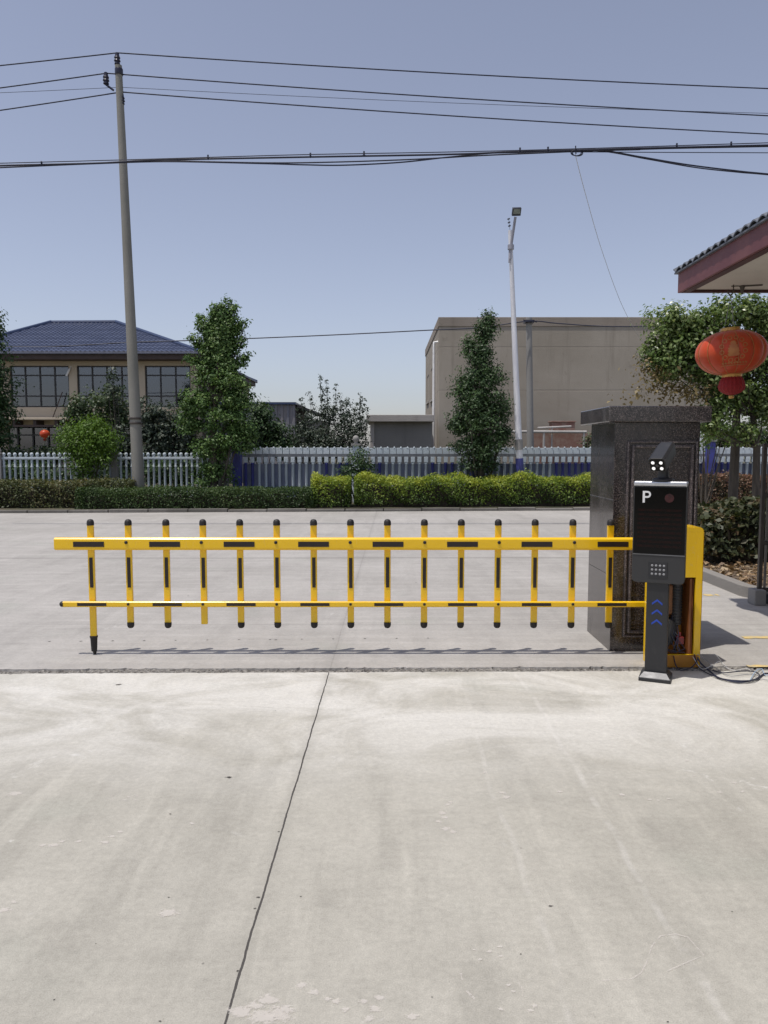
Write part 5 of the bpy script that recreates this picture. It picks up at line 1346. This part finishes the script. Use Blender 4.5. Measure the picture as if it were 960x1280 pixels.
mb = MB()
xs_ = sorted([(a, b) for a, b, _ in wins])
mb.mm((wx0_, HW, zt), (wx1, HW + .25, fz - .0)); mb.mm((wx0_, HW, fl_z), (wx1, HW + .25, zb_))
cur = wx0_
for a, b in xs_:
    mb.mm((cur, HW, zb_), (a, HW + .25, zt)); cur = b
mb.mm((cur, HW, zb_), (wx1, HW + .25, zt))
mb.mm((wx1 - .25, HW + .25, .05), (wx1, ry1 - .8, fz)); mb.mm((wx0_, HW + .25, .05), (wx0_ + .25, ry1 - .8, fz)); mb.mm((wx0_ + .25, ry1 - 1.05, .05), (wx1 - .25, ry1 - .8, fz))
# ground floor piers
gz = P(100, 533, HW).z
mb.mm((wx0_, HW, gz), (wx1, HW + .25, fl_z))
for a in [P(-5, 540, HW).x, P(78, 540, HW).x, P(168, 540, HW).x]: mb.mm((a, HW, .05), (a + .5, HW + .25, gz))
mb.build('wall', MT['hwall'], villa)
mb = MB(); mb.mm((wx0_ + .26, HW + 3.2, .06), (wx1 - .26, HW + 3.3, fz - .05)); mb.mm((wx0_ + .26, HW + .26, fl_z - .2), (wx1 - .26, HW + 3.2, fl_z)); mb.mm((wx0_ + .26, HW + .26, zt + .1), (wx1 - .26, HW + 3.2, zt + .2)); mb.build('room_walls', MT['room'], villa)
tr1, tr2 = P(100, 469, HW).z, P(100, 495, HW).z
for wi_, (a, b, nc) in enumerate(wins):
    mb = MB(); f = .06; y0_, y1_ = HW + .08, HW + .15
    mb.mm((a, y0_, zb_), (a + f, y1_, zt)); mb.mm((b - f, y0_, zb_), (b, y1_, zt)); mb.mm((a + f, y0_, zt - f), (b - f, y1_, zt)); mb.mm((a + f, y0_, zb_), (b - f, y1_, zb_ + f))
    for k in range(1, nc):
        x = a + (b - a) * k / nc; mb.mm((x - .032, y0_, zb_ + f), (x + .032, y1_ - .002, zt - f))
    for z in (tr1, tr2): mb.mm((a + f, y0_ + .004, z - .03), (b - f, y1_ - .006, z + .03))
    w_ = mb.build('window', MT['hframe'], villa)
    mb = MB(); mb.mm((a, HW + .112, zb_), (b, HW + .118, zt)); mb.build('pane', MT['glass'], w_)
    mb = MB()
    for (s0, s1) in ([(0.0, .05)] if wi_ == 0 else [(.02, .22), (.88, .98)] if wi_ == 1 else [(.02, .28), (.86, .98)] if wi_ == 2 else [(.4, .5)]):
        x = a + (b - a) * s0; xe = a + (b - a) * s1; n = 0; vs = []
        while x < xe: vs += [(x, HW + .30 + .03 * (n % 2), zb_ + .02), (x, HW + .30 + .03 * (n % 2), zt - .02)]; x += .05; n += 1
        if n > 1: mb.add(vs, [(2 * i, 2 * i + 2, 2 * i + 3, 2 * i + 1) for i in range(n - 1)])
    mb.build('curtain', MT['curtain'], w_, fixn=False)
# ground floor glazing, canopy and its beams
mb = MB()
for a, b in ((P(2, 545, HW).x, P(78, 545, HW).x), (P(87, 545, HW).x, P(166, 545, HW).x), (P(177, 545, HW).x, P(244, 545, HW).x)):
    for k in range(5):
        x = a + (b - a) * k / 4; mb.mm((x - .03, HW + .08, .06), (x + .03, HW + .14, gz))
    mb.mm((a, HW + .082, gz - .42), (b, HW + .138, gz - .36))
gw = mb.build('shopfront', MT['hframe'], villa)
mb = MB(); mb.mm((wx0_ + .3, HW + .16, .06), (wx1 - .3, HW + .166, gz)); mb.build('pane', MT['glass'], gw)
mb = MB(); zc_ = P(100, 522, HW - .9).z; mb.mm((wx0_, HW - .9, zc_ - .1), (wx1, HW - .002, zc_)); mb.build('canopy', MT['hwall'], villa, bevel=.02)
mb = MB(); x = wx0_ + .3
while x < wx1 - .3: mb.mm((x, HW - .8, zc_ - .32), (x + .14, HW - .004, zc_ - .102)); x += .95
mb.mm((wx0_, HW - .85, zc_ - .40), (wx1, HW - .72, zc_ - .322)); mb.build('canopy_beams', MT['hdark'], villa)
mb = MB(); mb.tube([P(66, 522, HW - .3), P(78, 490, HW - .12)], .022, 6); mb.build('bracket_pole', MT['hdark'], villa, smooth=True)
mb = MB(); mb.tube([P(83, 470, HW - .1), P(87, 461, HW - .1)], .045, 8); mb.tube([P(87, 461, HW - .1), P(89, 458, HW + .02)], .02, 6); mb.build('wall_lamp', MT['white'], villa, smooth=True)
lantern(P(56, 542.5, 33.6), .21, .18, 'small distant red lantern outside the villa ground floor windows', False)

# ------------------------------------------------------------------ fences
def fy(x, d=2.55): return KY(x, d)
FD = 2.45
def bal_mesh(h, r, blocks):
    mb = MB()
    mb.lathe([(r * 1.25, 0), (r * 1.25, .05), (r * .8, .07), (r * 1.0, .12), (r * .85, .20), (r * .85, h - .22), (r * 1.15, h - .20), (r * .85, h - .17), (r * .95, h)], (0, 0, 0), 10)
    return mb
# low white balustrade, left
Yl = KY(-8, FD)
xl0, xl1 = P(-60, 600, KY(-12, FD)).x, P(266, 600, KY(-4.8, FD)).x
lf = empty('white_balustrade', ((xl0 + xl1) / 2, KY((xl0 + xl1) / 2, FD), .07), 'open white balustrade fence with ball finials along the left frontage', 'fence')
rt = P(100, 573, Yl).z
def along(x0, x1, d, z0, z1, dep): 
    y0, y1 = KY(x0, d), KY(x1, d)
    return [(x0, y0 - dep / 2, z0), (x1, y1 - dep / 2, z0), (x1, y1 + dep / 2, z0), (x0, y0 + dep / 2, z0)], (0, 0, z1 - z0)
mb = MB(); mb.prism(*along(xl0, xl1, FD, rt - .03, rt + .04, .10)); mb.build('top_rail', MT['fencewhite'], lf, bevel=.01)
mb = MB(); mb.prism(*along(xl0, xl1, FD, .07, .26, .16)); mb.build('base_rail', MT['fencewhite'], lf, bevel=.01)
first = None; step = 6.75 * Yl / F; x = xl0 + .06
fin = None
while x < xl1 - .05:
    if first is None:
        m_ = bal_mesh(rt - .03 - .26, .038, False)
        m_.lathe([(.03, 0), (.028, .02), (.045, .04), (.05, .07), (.045, .10), (.02, .122), (.0, .124)], (0, 0, rt + .04 - .26), 10)
        o = m_.build('baluster', MT['fencewhite'], lf, local=True, smooth=True); first = o
    else:
        o = first.copy(); COL.objects.link(o); o.parent = lf
    o.location = Vector((x, KY(x, FD), .26)) - Vector(lf.location); x += step
for u in (4, 144):
    x = P(u, 600, Yl).x; mb = MB(); mb.box((x, KY(x, FD) - .01, .76), (.17, .17, 1.42)); mb.box((x, KY(x, FD) - .01, 1.49), (.22, .22, .05)); mb.lathe([(.05, 0), (.07, .05), (.05, .11), (.0, .13)], (x, KY(x, FD) - .01, 1.515), 12); mb.build('fence_post', MT['pillarconc'], lf, bevel=.008)
x = P(277, 600, KY(-4.6, 2.2)).x
ivp = empty('concrete_pillar', (x, KY(x, 2.3), .07), 'ivy draped grey concrete pillar between the white and blue fences', 'pillar')
mb = MB(); mb.box((x, KY(x, 2.3), .85), (.34, .34, 1.58)); mb.box((x, KY(x, 2.3), 1.66), (.42, .42, .07)); mb.build('shaft', MT['pillarconc'], ivp, bevel=.015)
# tall white and blue fence, right
xr0, xr1 = P(303, 600, KY(-4, FD)).x, P(1010, 600, KY(12, FD)).x
rf_ = empty('painted_fence', ((xr0 + xr1) / 2, KY((xr0 + xr1) / 2, FD), .07), 'tall white and blue painted concrete fence with a row of head blocks', 'fence')
Ym = KY(1, FD)
zT, z_r0, z_r1, z_b = P(480, 559.5, Ym).z, P(480, 567.5, Ym).z, P(480, 571, Ym).z, P(480, 578, Ym).z
mb = MB(); mb.prism(*along(xr0, xr1, FD + .12, .07, z_b - .04, .06)); mb.build('back_panel', MT['fencepanel'], rf_)
mb = MB(); mb.prism(*along(xr0, xr1, FD + .02, z_r1, z_r0, .13)); mb.build('top_rail', mat('dull_rail', (0.13, 0.14, 0.16), (0.19, 0.20, 0.21), rough=.8), rf_)
mb = MB(); mb.prism(*along(xr0, xr1, FD - .02, .07, .24, .18)); mb.build('base_rail', MT['pillarconc'], rf_, bevel=.01)
bluer = [(296, 322), (404, 412), (420, 434), (468, 480), (540, 548), (556, 572), (582, 606), (646, 652), (690, 740), (872, 912)]
stepr = 8.25 * Ym / F; x = xr0 + .1; fm = {}
mbh = MB()
while x < xr1 - .05:
    y = KY(x, FD); u = 480 + x / y * F
    blue = any(a <= u <= b for a, b in bluer)
    key = blue
    if key not in fm:
        m_ = bal_mesh(z_r1 - .24 - .0, .048, True)
        o = m_.build('baluster', MT['bluepaint'] if blue else MT['fencewhite'], rf_, local=True, smooth=True); fm[key] = o
    else:
        o = fm[key].copy(); COL.objects.link(o); o.parent = rf_
    o.location = Vector((x, y, .24)) - Vector(rf_.location)
    mbh.mm((x - stepr * .46, y - .035, z_r0 + .002), (x + stepr * .46, y + .035, zT - .012 * math.sin(x * 5) ** 2)); mbh.mm((x - stepr * .30, y - .055, z_b), (x + stepr * .30, y + .055, z_r1 - .002))
    mbh.lathe([(.022, 0), (.03, .02), (.022, .05), (.0, .06)], (x + stepr * .2, y - .02, zT - .03), 6)
    x += stepr
mbh.build('head_blocks', MT['fencewhite'], rf_, bevel=.006)
for (u, w_, m_, zt_, fin_) in ((297, .24, 'bluepaint', 560, True), (445, .18, 'fencewhite', 557, True), (886, .22, 'bluepaint', 552, False)):
    x = P(u, 600, KY(P(u, 600, Ym).x, FD - .1)).x; y = KY(x, FD - .14); z = P(u, zt_, y).z
    mb = MB(); mb.box((x, y, (z + .07) / 2), (w_, w_, z - .07)); po = mb.build('fence_post', MT[m_], rf_, bevel=.012)
    mb = MB(); mb.box((x, y, z + .03), (w_ + .08, w_ + .08, .06)); 
    if fin_: mb.lathe([(.06, .06), (.05, .10), (.08, .14), (.095, .19), (.08, .25), (.03, .29), (.0, .295)], (x, y, z), 14)
    mb.build('finial', MT['pillarconc'], po, smooth=True)
def sprigs(lines, r=2.6):
    out = []
    for (u0, v0, u1, v1) in lines:
        n = max(3, int(abs(v1 - v0) / 6))
        out += [(u0 + (u1 - u0) * k / n, v0 + (v1 - v0) * k / n, r * (1.25 - .7 * k / n), 3.6) for k in range(n + 1)]
    return out
# ------------------------------------------------------------------ hedges
def X(u, d, v=615):
    """world x of photo column u on the line d behind the far kerb"""
    x = (u - 480) / F * 20
    for _ in range(6): x = (u - 480) / F * KY(x, d)
    return x
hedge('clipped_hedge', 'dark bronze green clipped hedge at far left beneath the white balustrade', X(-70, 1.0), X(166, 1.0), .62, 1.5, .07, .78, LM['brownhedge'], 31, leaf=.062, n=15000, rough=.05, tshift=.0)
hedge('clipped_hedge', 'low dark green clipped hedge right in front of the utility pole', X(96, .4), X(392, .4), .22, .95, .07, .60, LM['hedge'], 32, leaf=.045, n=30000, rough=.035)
hedge('clipped_hedge', 'short rounded golden hedge clump next to the dark green hedge', X(389, .5), X(438, .5), .30, 1.30, .12, .86, LM['yellow'], 33, leaf=.055, n=6500, rough=.10, z0leaf=.07, height_tint=.75)
hedge('clipped_hedge', 'long bright golden green hedge in front of the painted fence', X(443, .6), X(752, .6), .35, 1.35, .16, .85, LM['yellow'], 34, leaf=.055, n=30000, rough=.12, z0leaf=.07, height_tint=.75)
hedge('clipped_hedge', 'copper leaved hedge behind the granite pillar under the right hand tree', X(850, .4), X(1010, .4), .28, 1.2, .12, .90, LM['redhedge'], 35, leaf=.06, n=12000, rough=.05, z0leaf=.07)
hedge('shrub_border', 'nearest dark shrub border in the kerbed bed behind the yellow cabinet', 4.18, 7.2, 0, 1.5, .22, .80, LM['mixhedge'], 36, leaf=.085, n=11000, rough=.12, yfun=lambda x, d: 9.95 + d, z0leaf=.09, cat='shrub', core=.2)

# ------------------------------------------------------------------ trees and shrubs
def base(u, Y, z=.07): 
    p = P(u, 600, Y); return (p.x, Y, z)
# dark conical tree in front of the fence
bl = [(610, 398, 7, 12), (606, 418, 13, 16), (600, 442, 20, 18), (604, 470, 27, 20), (598, 500, 33, 22), (600, 528, 37, 22), (601, 556, 35, 18), (600, 578, 27, 12), (580, 480, 12, 14), (625, 510, 12, 16), (572, 530, 12, 14), (630, 545, 10, 16), (586, 430, 6, 12)]
Y = 21.4; b0 = Vector(base(601, Y)); tp = [b0, P(601, 560, Y), P(602, 500, Y), P(605, 440, Y), P(609, 402, Y)]
tree('conical_tree', b0, 'dark green conical tree standing in front of the painted fence', 'tree', bl, Y, LM['conifer'], 41, tp, .11, .02, leaf=.075, dens=1.9, clump=18, sig=.085, hollow=.55, nl=30)
# tall leafy tree with creeper
bl = [(270, 425, 11, 12), (276, 445, 18, 12), (262, 450, 14, 9), (262, 470, 24, 16), (285, 476, 26, 20), (248, 500, 24, 22), (280, 515, 36, 26), (300, 500, 22, 24), (240, 530, 20, 20), (285, 550, 32, 20), (306, 540, 18, 24), (255, 560, 20, 20), (270, 585, 18, 20), (240, 510, 12, 14), (255, 600, 14, 12, .6), (286, 595, 8, 14, .6)]
bl = [(272 + (q[0] - 272) * (.85 if q[1] < 468 else 1.0), q[1], q[2] * (.8 if q[1] < 468 else .95)) + tuple(q[3:]) for q in bl]
bl += [(u, v, r, r * .9, 2.2) for (u, v, r, _) in sprigs([(272, 440, 283, 378), (278, 440, 293, 384), (268, 430, 267, 386), (264, 425, 250, 397), (282, 430, 305, 402), (284, 445, 304, 424), (262, 440, 241, 424), (262, 460, 234, 448), (288, 460, 308, 446), (270, 415, 258, 408), (280, 410, 296, 408), (275, 400, 275, 384)], 6.5)]
Y = 21.25; b0 = Vector(base(266, Y)); tp = [b0, P(266, 560, Y), P(268, 510, Y), P(274, 450, Y), P(279, 400, Y)]
tree('broadleaf_tree', b0, 'tall ragged broadleaf tree wrapped in creeper at the end of the white balustrade', 'tree', bl, Y, LM['magnolia'], 42, tp, .14, .03, leaf=.085, dens=1.15, clump=36, sig=.082, hollow=.6, nl=40)
# right tree over the bed
bl = [(840, 408, 30, 24), (866, 404, 20, 16), (850, 436, 34, 22), (832, 455, 24, 22), (880, 430, 30, 26), (905, 388, 26, 16), (940, 392, 30, 20), (965, 400, 30, 24), (930, 440, 30, 24), (960, 450, 30, 30), (892, 470, 26, 20), (925, 490, 30, 22), (955, 505, 26, 26), (900, 510, 22, 18), (1000, 430, 40, 40), (990, 490, 36, 30), (885, 535, 16, 12), (925, 540, 22, 14, .7), (815, 440, 10, 14), (868, 455, 22, 18)]
Y = 14.6; b0 = Vector((P(946, 600, Y).x, Y, .09)); tp = [b0, P(946, 560, Y), P(941, 520, Y), P(934, 480, Y), P(922, 440, Y), P(905, 405, Y)]
rt_ = tree('street_tree', b0, 'bright leafed tree with leaning trunk behind the red lantern', 'tree', bl, Y, LM['photinia'], 43, tp, .075, .02, leaf=.08, dens=.9, clump=40, sig=.095, hollow=.55, nl=44)
crown('dry_foliage', [(815, 462, 16, 16), (835, 485, 22, 16), (860, 492, 22, 14), (800, 492, 10, 8), (880, 486, 14, 10), (772, 500, 6, 4)], Y, LM['dry'], rt_, 44, leaf=.085, dens=.22, clump=8, sig=.12)
# tree at the left frame edge
bl = [(-8, 405, 12, 14), (-14, 440, 26, 22), (-6, 470, 18, 18), (-18, 490, 34, 24), (-2, 515, 22, 20), (-10, 545, 26, 18), (-4, 570, 16, 14)]
Y = 23.6; b0 = Vector(base(-14, Y)); tp = [b0, P(-14, 540, Y), P(-12, 470, Y), P(-9, 410, Y)]
tree('broadleaf_tree', b0, 'dark leafy tree cut off by the left edge of the view', 'tree', bl, Y, LM['conifer'], 45, tp, .13, .03, leaf=.11, dens=1.0, clump=20, sig=.12)
def shrub(u, Y, label, bl, m, seed, leaf=.09, dens=.95, stems=5, group=None, name='shrub', z=.07, sig=.10, hollow=.5, sr=.02, clump=18):
    b0 = Vector(base(u, Y, z))
    root = empty(name, b0, label, 'shrub', group)
    cr, cen = crown('foliage', bl, Y, m, root, seed, leaf=leaf, dens=dens, sig=sig, hollow=hollow, clump=clump)
    rnd = random.Random(seed); mb = MB()
    for c in rnd.sample(cen, min(stems * 2, len(cen))):
        c = Vector(c); s = b0 + Vector((rnd.uniform(-.08, .08), rnd.uniform(-.08, .08), -.02)); mb.tube([s, s.lerp(c, .5) + Vector((0, 0, .1)), c], [sr, sr * .7, sr * .3], 5)
    mb.build('stems', MT['bark'], root, smooth=True); return root
shrub(112, 21.35, 'rounded fresh green shrub pushing through the white balustrade', [(110, 545, 34, 24), (96, 555, 22, 20), (130, 553, 20, 20), (112, 572, 32, 16), (118, 530, 18, 10), (108, 590, 24, 10, .6)], LM['lime'], 51, leaf=.075, dens=1.1)
shrub(122, 25.5, 'wide dull green shrub below the second villa window', [(125, 505, 36, 18), (95, 515, 18, 16), (150, 520, 18, 24), (120, 535, 40, 20), (140, 490, 14, 8), (100, 550, 30, 24), (145, 560, 24, 24)], LM['bush'], 52, leaf=.11)
shrub(205, 24.5, 'loose grey green shrub between the utility pole and the tall broadleaf tree', [(200, 520, 26, 16), (185, 540, 16, 22), (215, 545, 30, 26), (232, 525, 16, 14), (200, 570, 34, 24), (178, 505, 8, 12, .6)], LM['sparse'], 53, leaf=.11, dens=.9)
shrub(40, 24.5, 'low mixed shrub under the small distant lantern', [(40, 575, 32, 14), (65, 570, 18, 14), (14, 572, 18, 16), (84, 568, 12, 12)], LM['bush'], 54, leaf=.10)
shrub(152, 24.2, 'pale leaved shrub close behind the utility pole', [(150, 555, 14, 22), (160, 575, 16, 20), (142, 585, 18, 14), (140, 470, 3, 14, .8), (141, 488, 6, 10, .8)], LM['sparse'], 55, leaf=.11)
shrub(330, 24.0, 'dense dark shrub right of the tall broadleaf tree', [(325, 525, 20, 24), (345, 545, 20, 18), (318, 550, 20, 24), (352, 560, 12, 14)], LM['conifer'], 56, leaf=.10, dens=1.2)
wsp = shrub(410, 25.5, 'wispy upright shrub with bare tipped shoots behind the painted fence', [(405, 545, 36, 20), (385, 540, 18, 18), (440, 535, 20, 24), (412, 518, 14, 12, .8), (365, 550, 14, 18), (395, 560, 40, 20), (440, 560, 22, 20), (432, 515, 8, 14, .8), (388, 520, 8, 10, .7)], LM['sparse'], 57, leaf=.075, dens=1.2, sig=.07)
crown('shoots', sprigs([(404, 530, 400, 470), (412, 530, 408, 478), (418, 525, 420, 482), (396, 525, 386, 492), (386, 530, 376, 500), (428, 525, 425, 494), (436, 520, 433, 500), (448, 530, 451, 494), (442, 525, 445, 505), (456, 540, 459, 512), (408, 525, 404, 488), (380, 535, 372, 512), (452, 535, 455, 500)]), 25.5, LM['sparse'], wsp, 571, leaf=.075, dens=1.0, clump=5, sig=.035)
mb = MB()
for (u0, v0, u1, v1) in [(404, 560, 400, 470), (412, 560, 408, 478), (418, 560, 420, 482), (396, 560, 386, 492), (386, 560, 376, 500), (428, 560, 425, 494), (448, 560, 451, 494), (456, 560, 459, 512), (436, 560, 433, 500)]: mb.tube([P(u0, v0, 25.5), P(u1, v1, 25.5)], [.016, .004], 5)
mb.build('shoot_stems', MT['bark'], wsp)
for (u, lab, bl) in [(30, 'dark bush filling the gaps behind the left end of the white balustrade', [(20, 592, 30, 18), (50, 595, 26, 16)]), (200, 'dark bush behind the white balustrade right of the utility pole', [(190, 592, 26, 18), (225, 592, 26, 18), (250, 585, 16, 20)]), (90, 'dark bush behind the white balustrade under the fresh green shrub', [(85, 598, 22, 14), (130, 596, 30, 16)])]:
    shrub(u, 22.9, lab, bl, LM['conifer'], 70 + u, leaf=.09, dens=1.1)
shrub(448, 21.3, 'small dark sapling growing against the fence post between the golden hedges', [(448, 572, 12, 14, .8), (440, 588, 14, 10, .8), (456, 585, 12, 12, .8), (450, 600, 12, 10, .7), (432, 590, 7, 6, .7)], LM['conifer'], 58, leaf=.08, dens=1.0, sr=.014)
shrub(882, 19.9, 'small bright green bush beside the granite pillar cap', [(884, 538, 16, 12), (900, 530, 14, 12), (874, 552, 10, 8), (912, 545, 12, 10)], LM['lime'], 59, leaf=.08, dens=.7)
shrub(595, 27.5, 'small shrub peeping over the fence below the white pipe', [(736, 552, 9, 12), (728, 560, 8, 8)], LM['bush'], 60, leaf=.09) if False else None
shrub(733, 26.5, 'small shrub peeping out left of the granite pillar cap', [(738, 552, 10, 12), (730, 562, 9, 9), (742, 575, 12, 14)], LM['bush'], 60, leaf=.09)
# second stem and a pale post seen through the right tree
q = P(918, 560, 15.2); mb = MB()
r2 = empty('slim_tree', (q.x, 15.2, .09), 'slimmer second tree trunk seen left of the leaning trunk', 'tree')
mb.tube([(q.x, 15.2, .09), P(919, 560, 15.2), P(921, 510, 15.2), P(916, 470, 15.2)], [.10, .085, .07, .05], 10); mb.build('trunk', MT['bark'], r2, smooth=True)
crown('crown', [(915, 470, 22, 18), (925, 500, 20, 14), (905, 485, 16, 14)], 15.2, LM['magnolia'], r2, 61, leaf=.10, dens=.4, sig=.12)
q = P(908, 545, 21.8); mb = MB(); mb.mm((q.x - .14, 23.4, .07), (q.x + .14, 23.7, P(908, 536, 23.5).z)); tag(mb.build('white_post', MT['white'], bevel=.01), 'pale square post half hidden behind the right hand tree', 'post')

shrub(960, 24.5, 'broad dark shrub behind the painted fence under the right hand tree', [(905, 552, 26, 16), (940, 545, 30, 22), (985, 545, 34, 26), (1020, 550, 30, 26)], LM['bush'], 91, leaf=.10, dens=1.2)
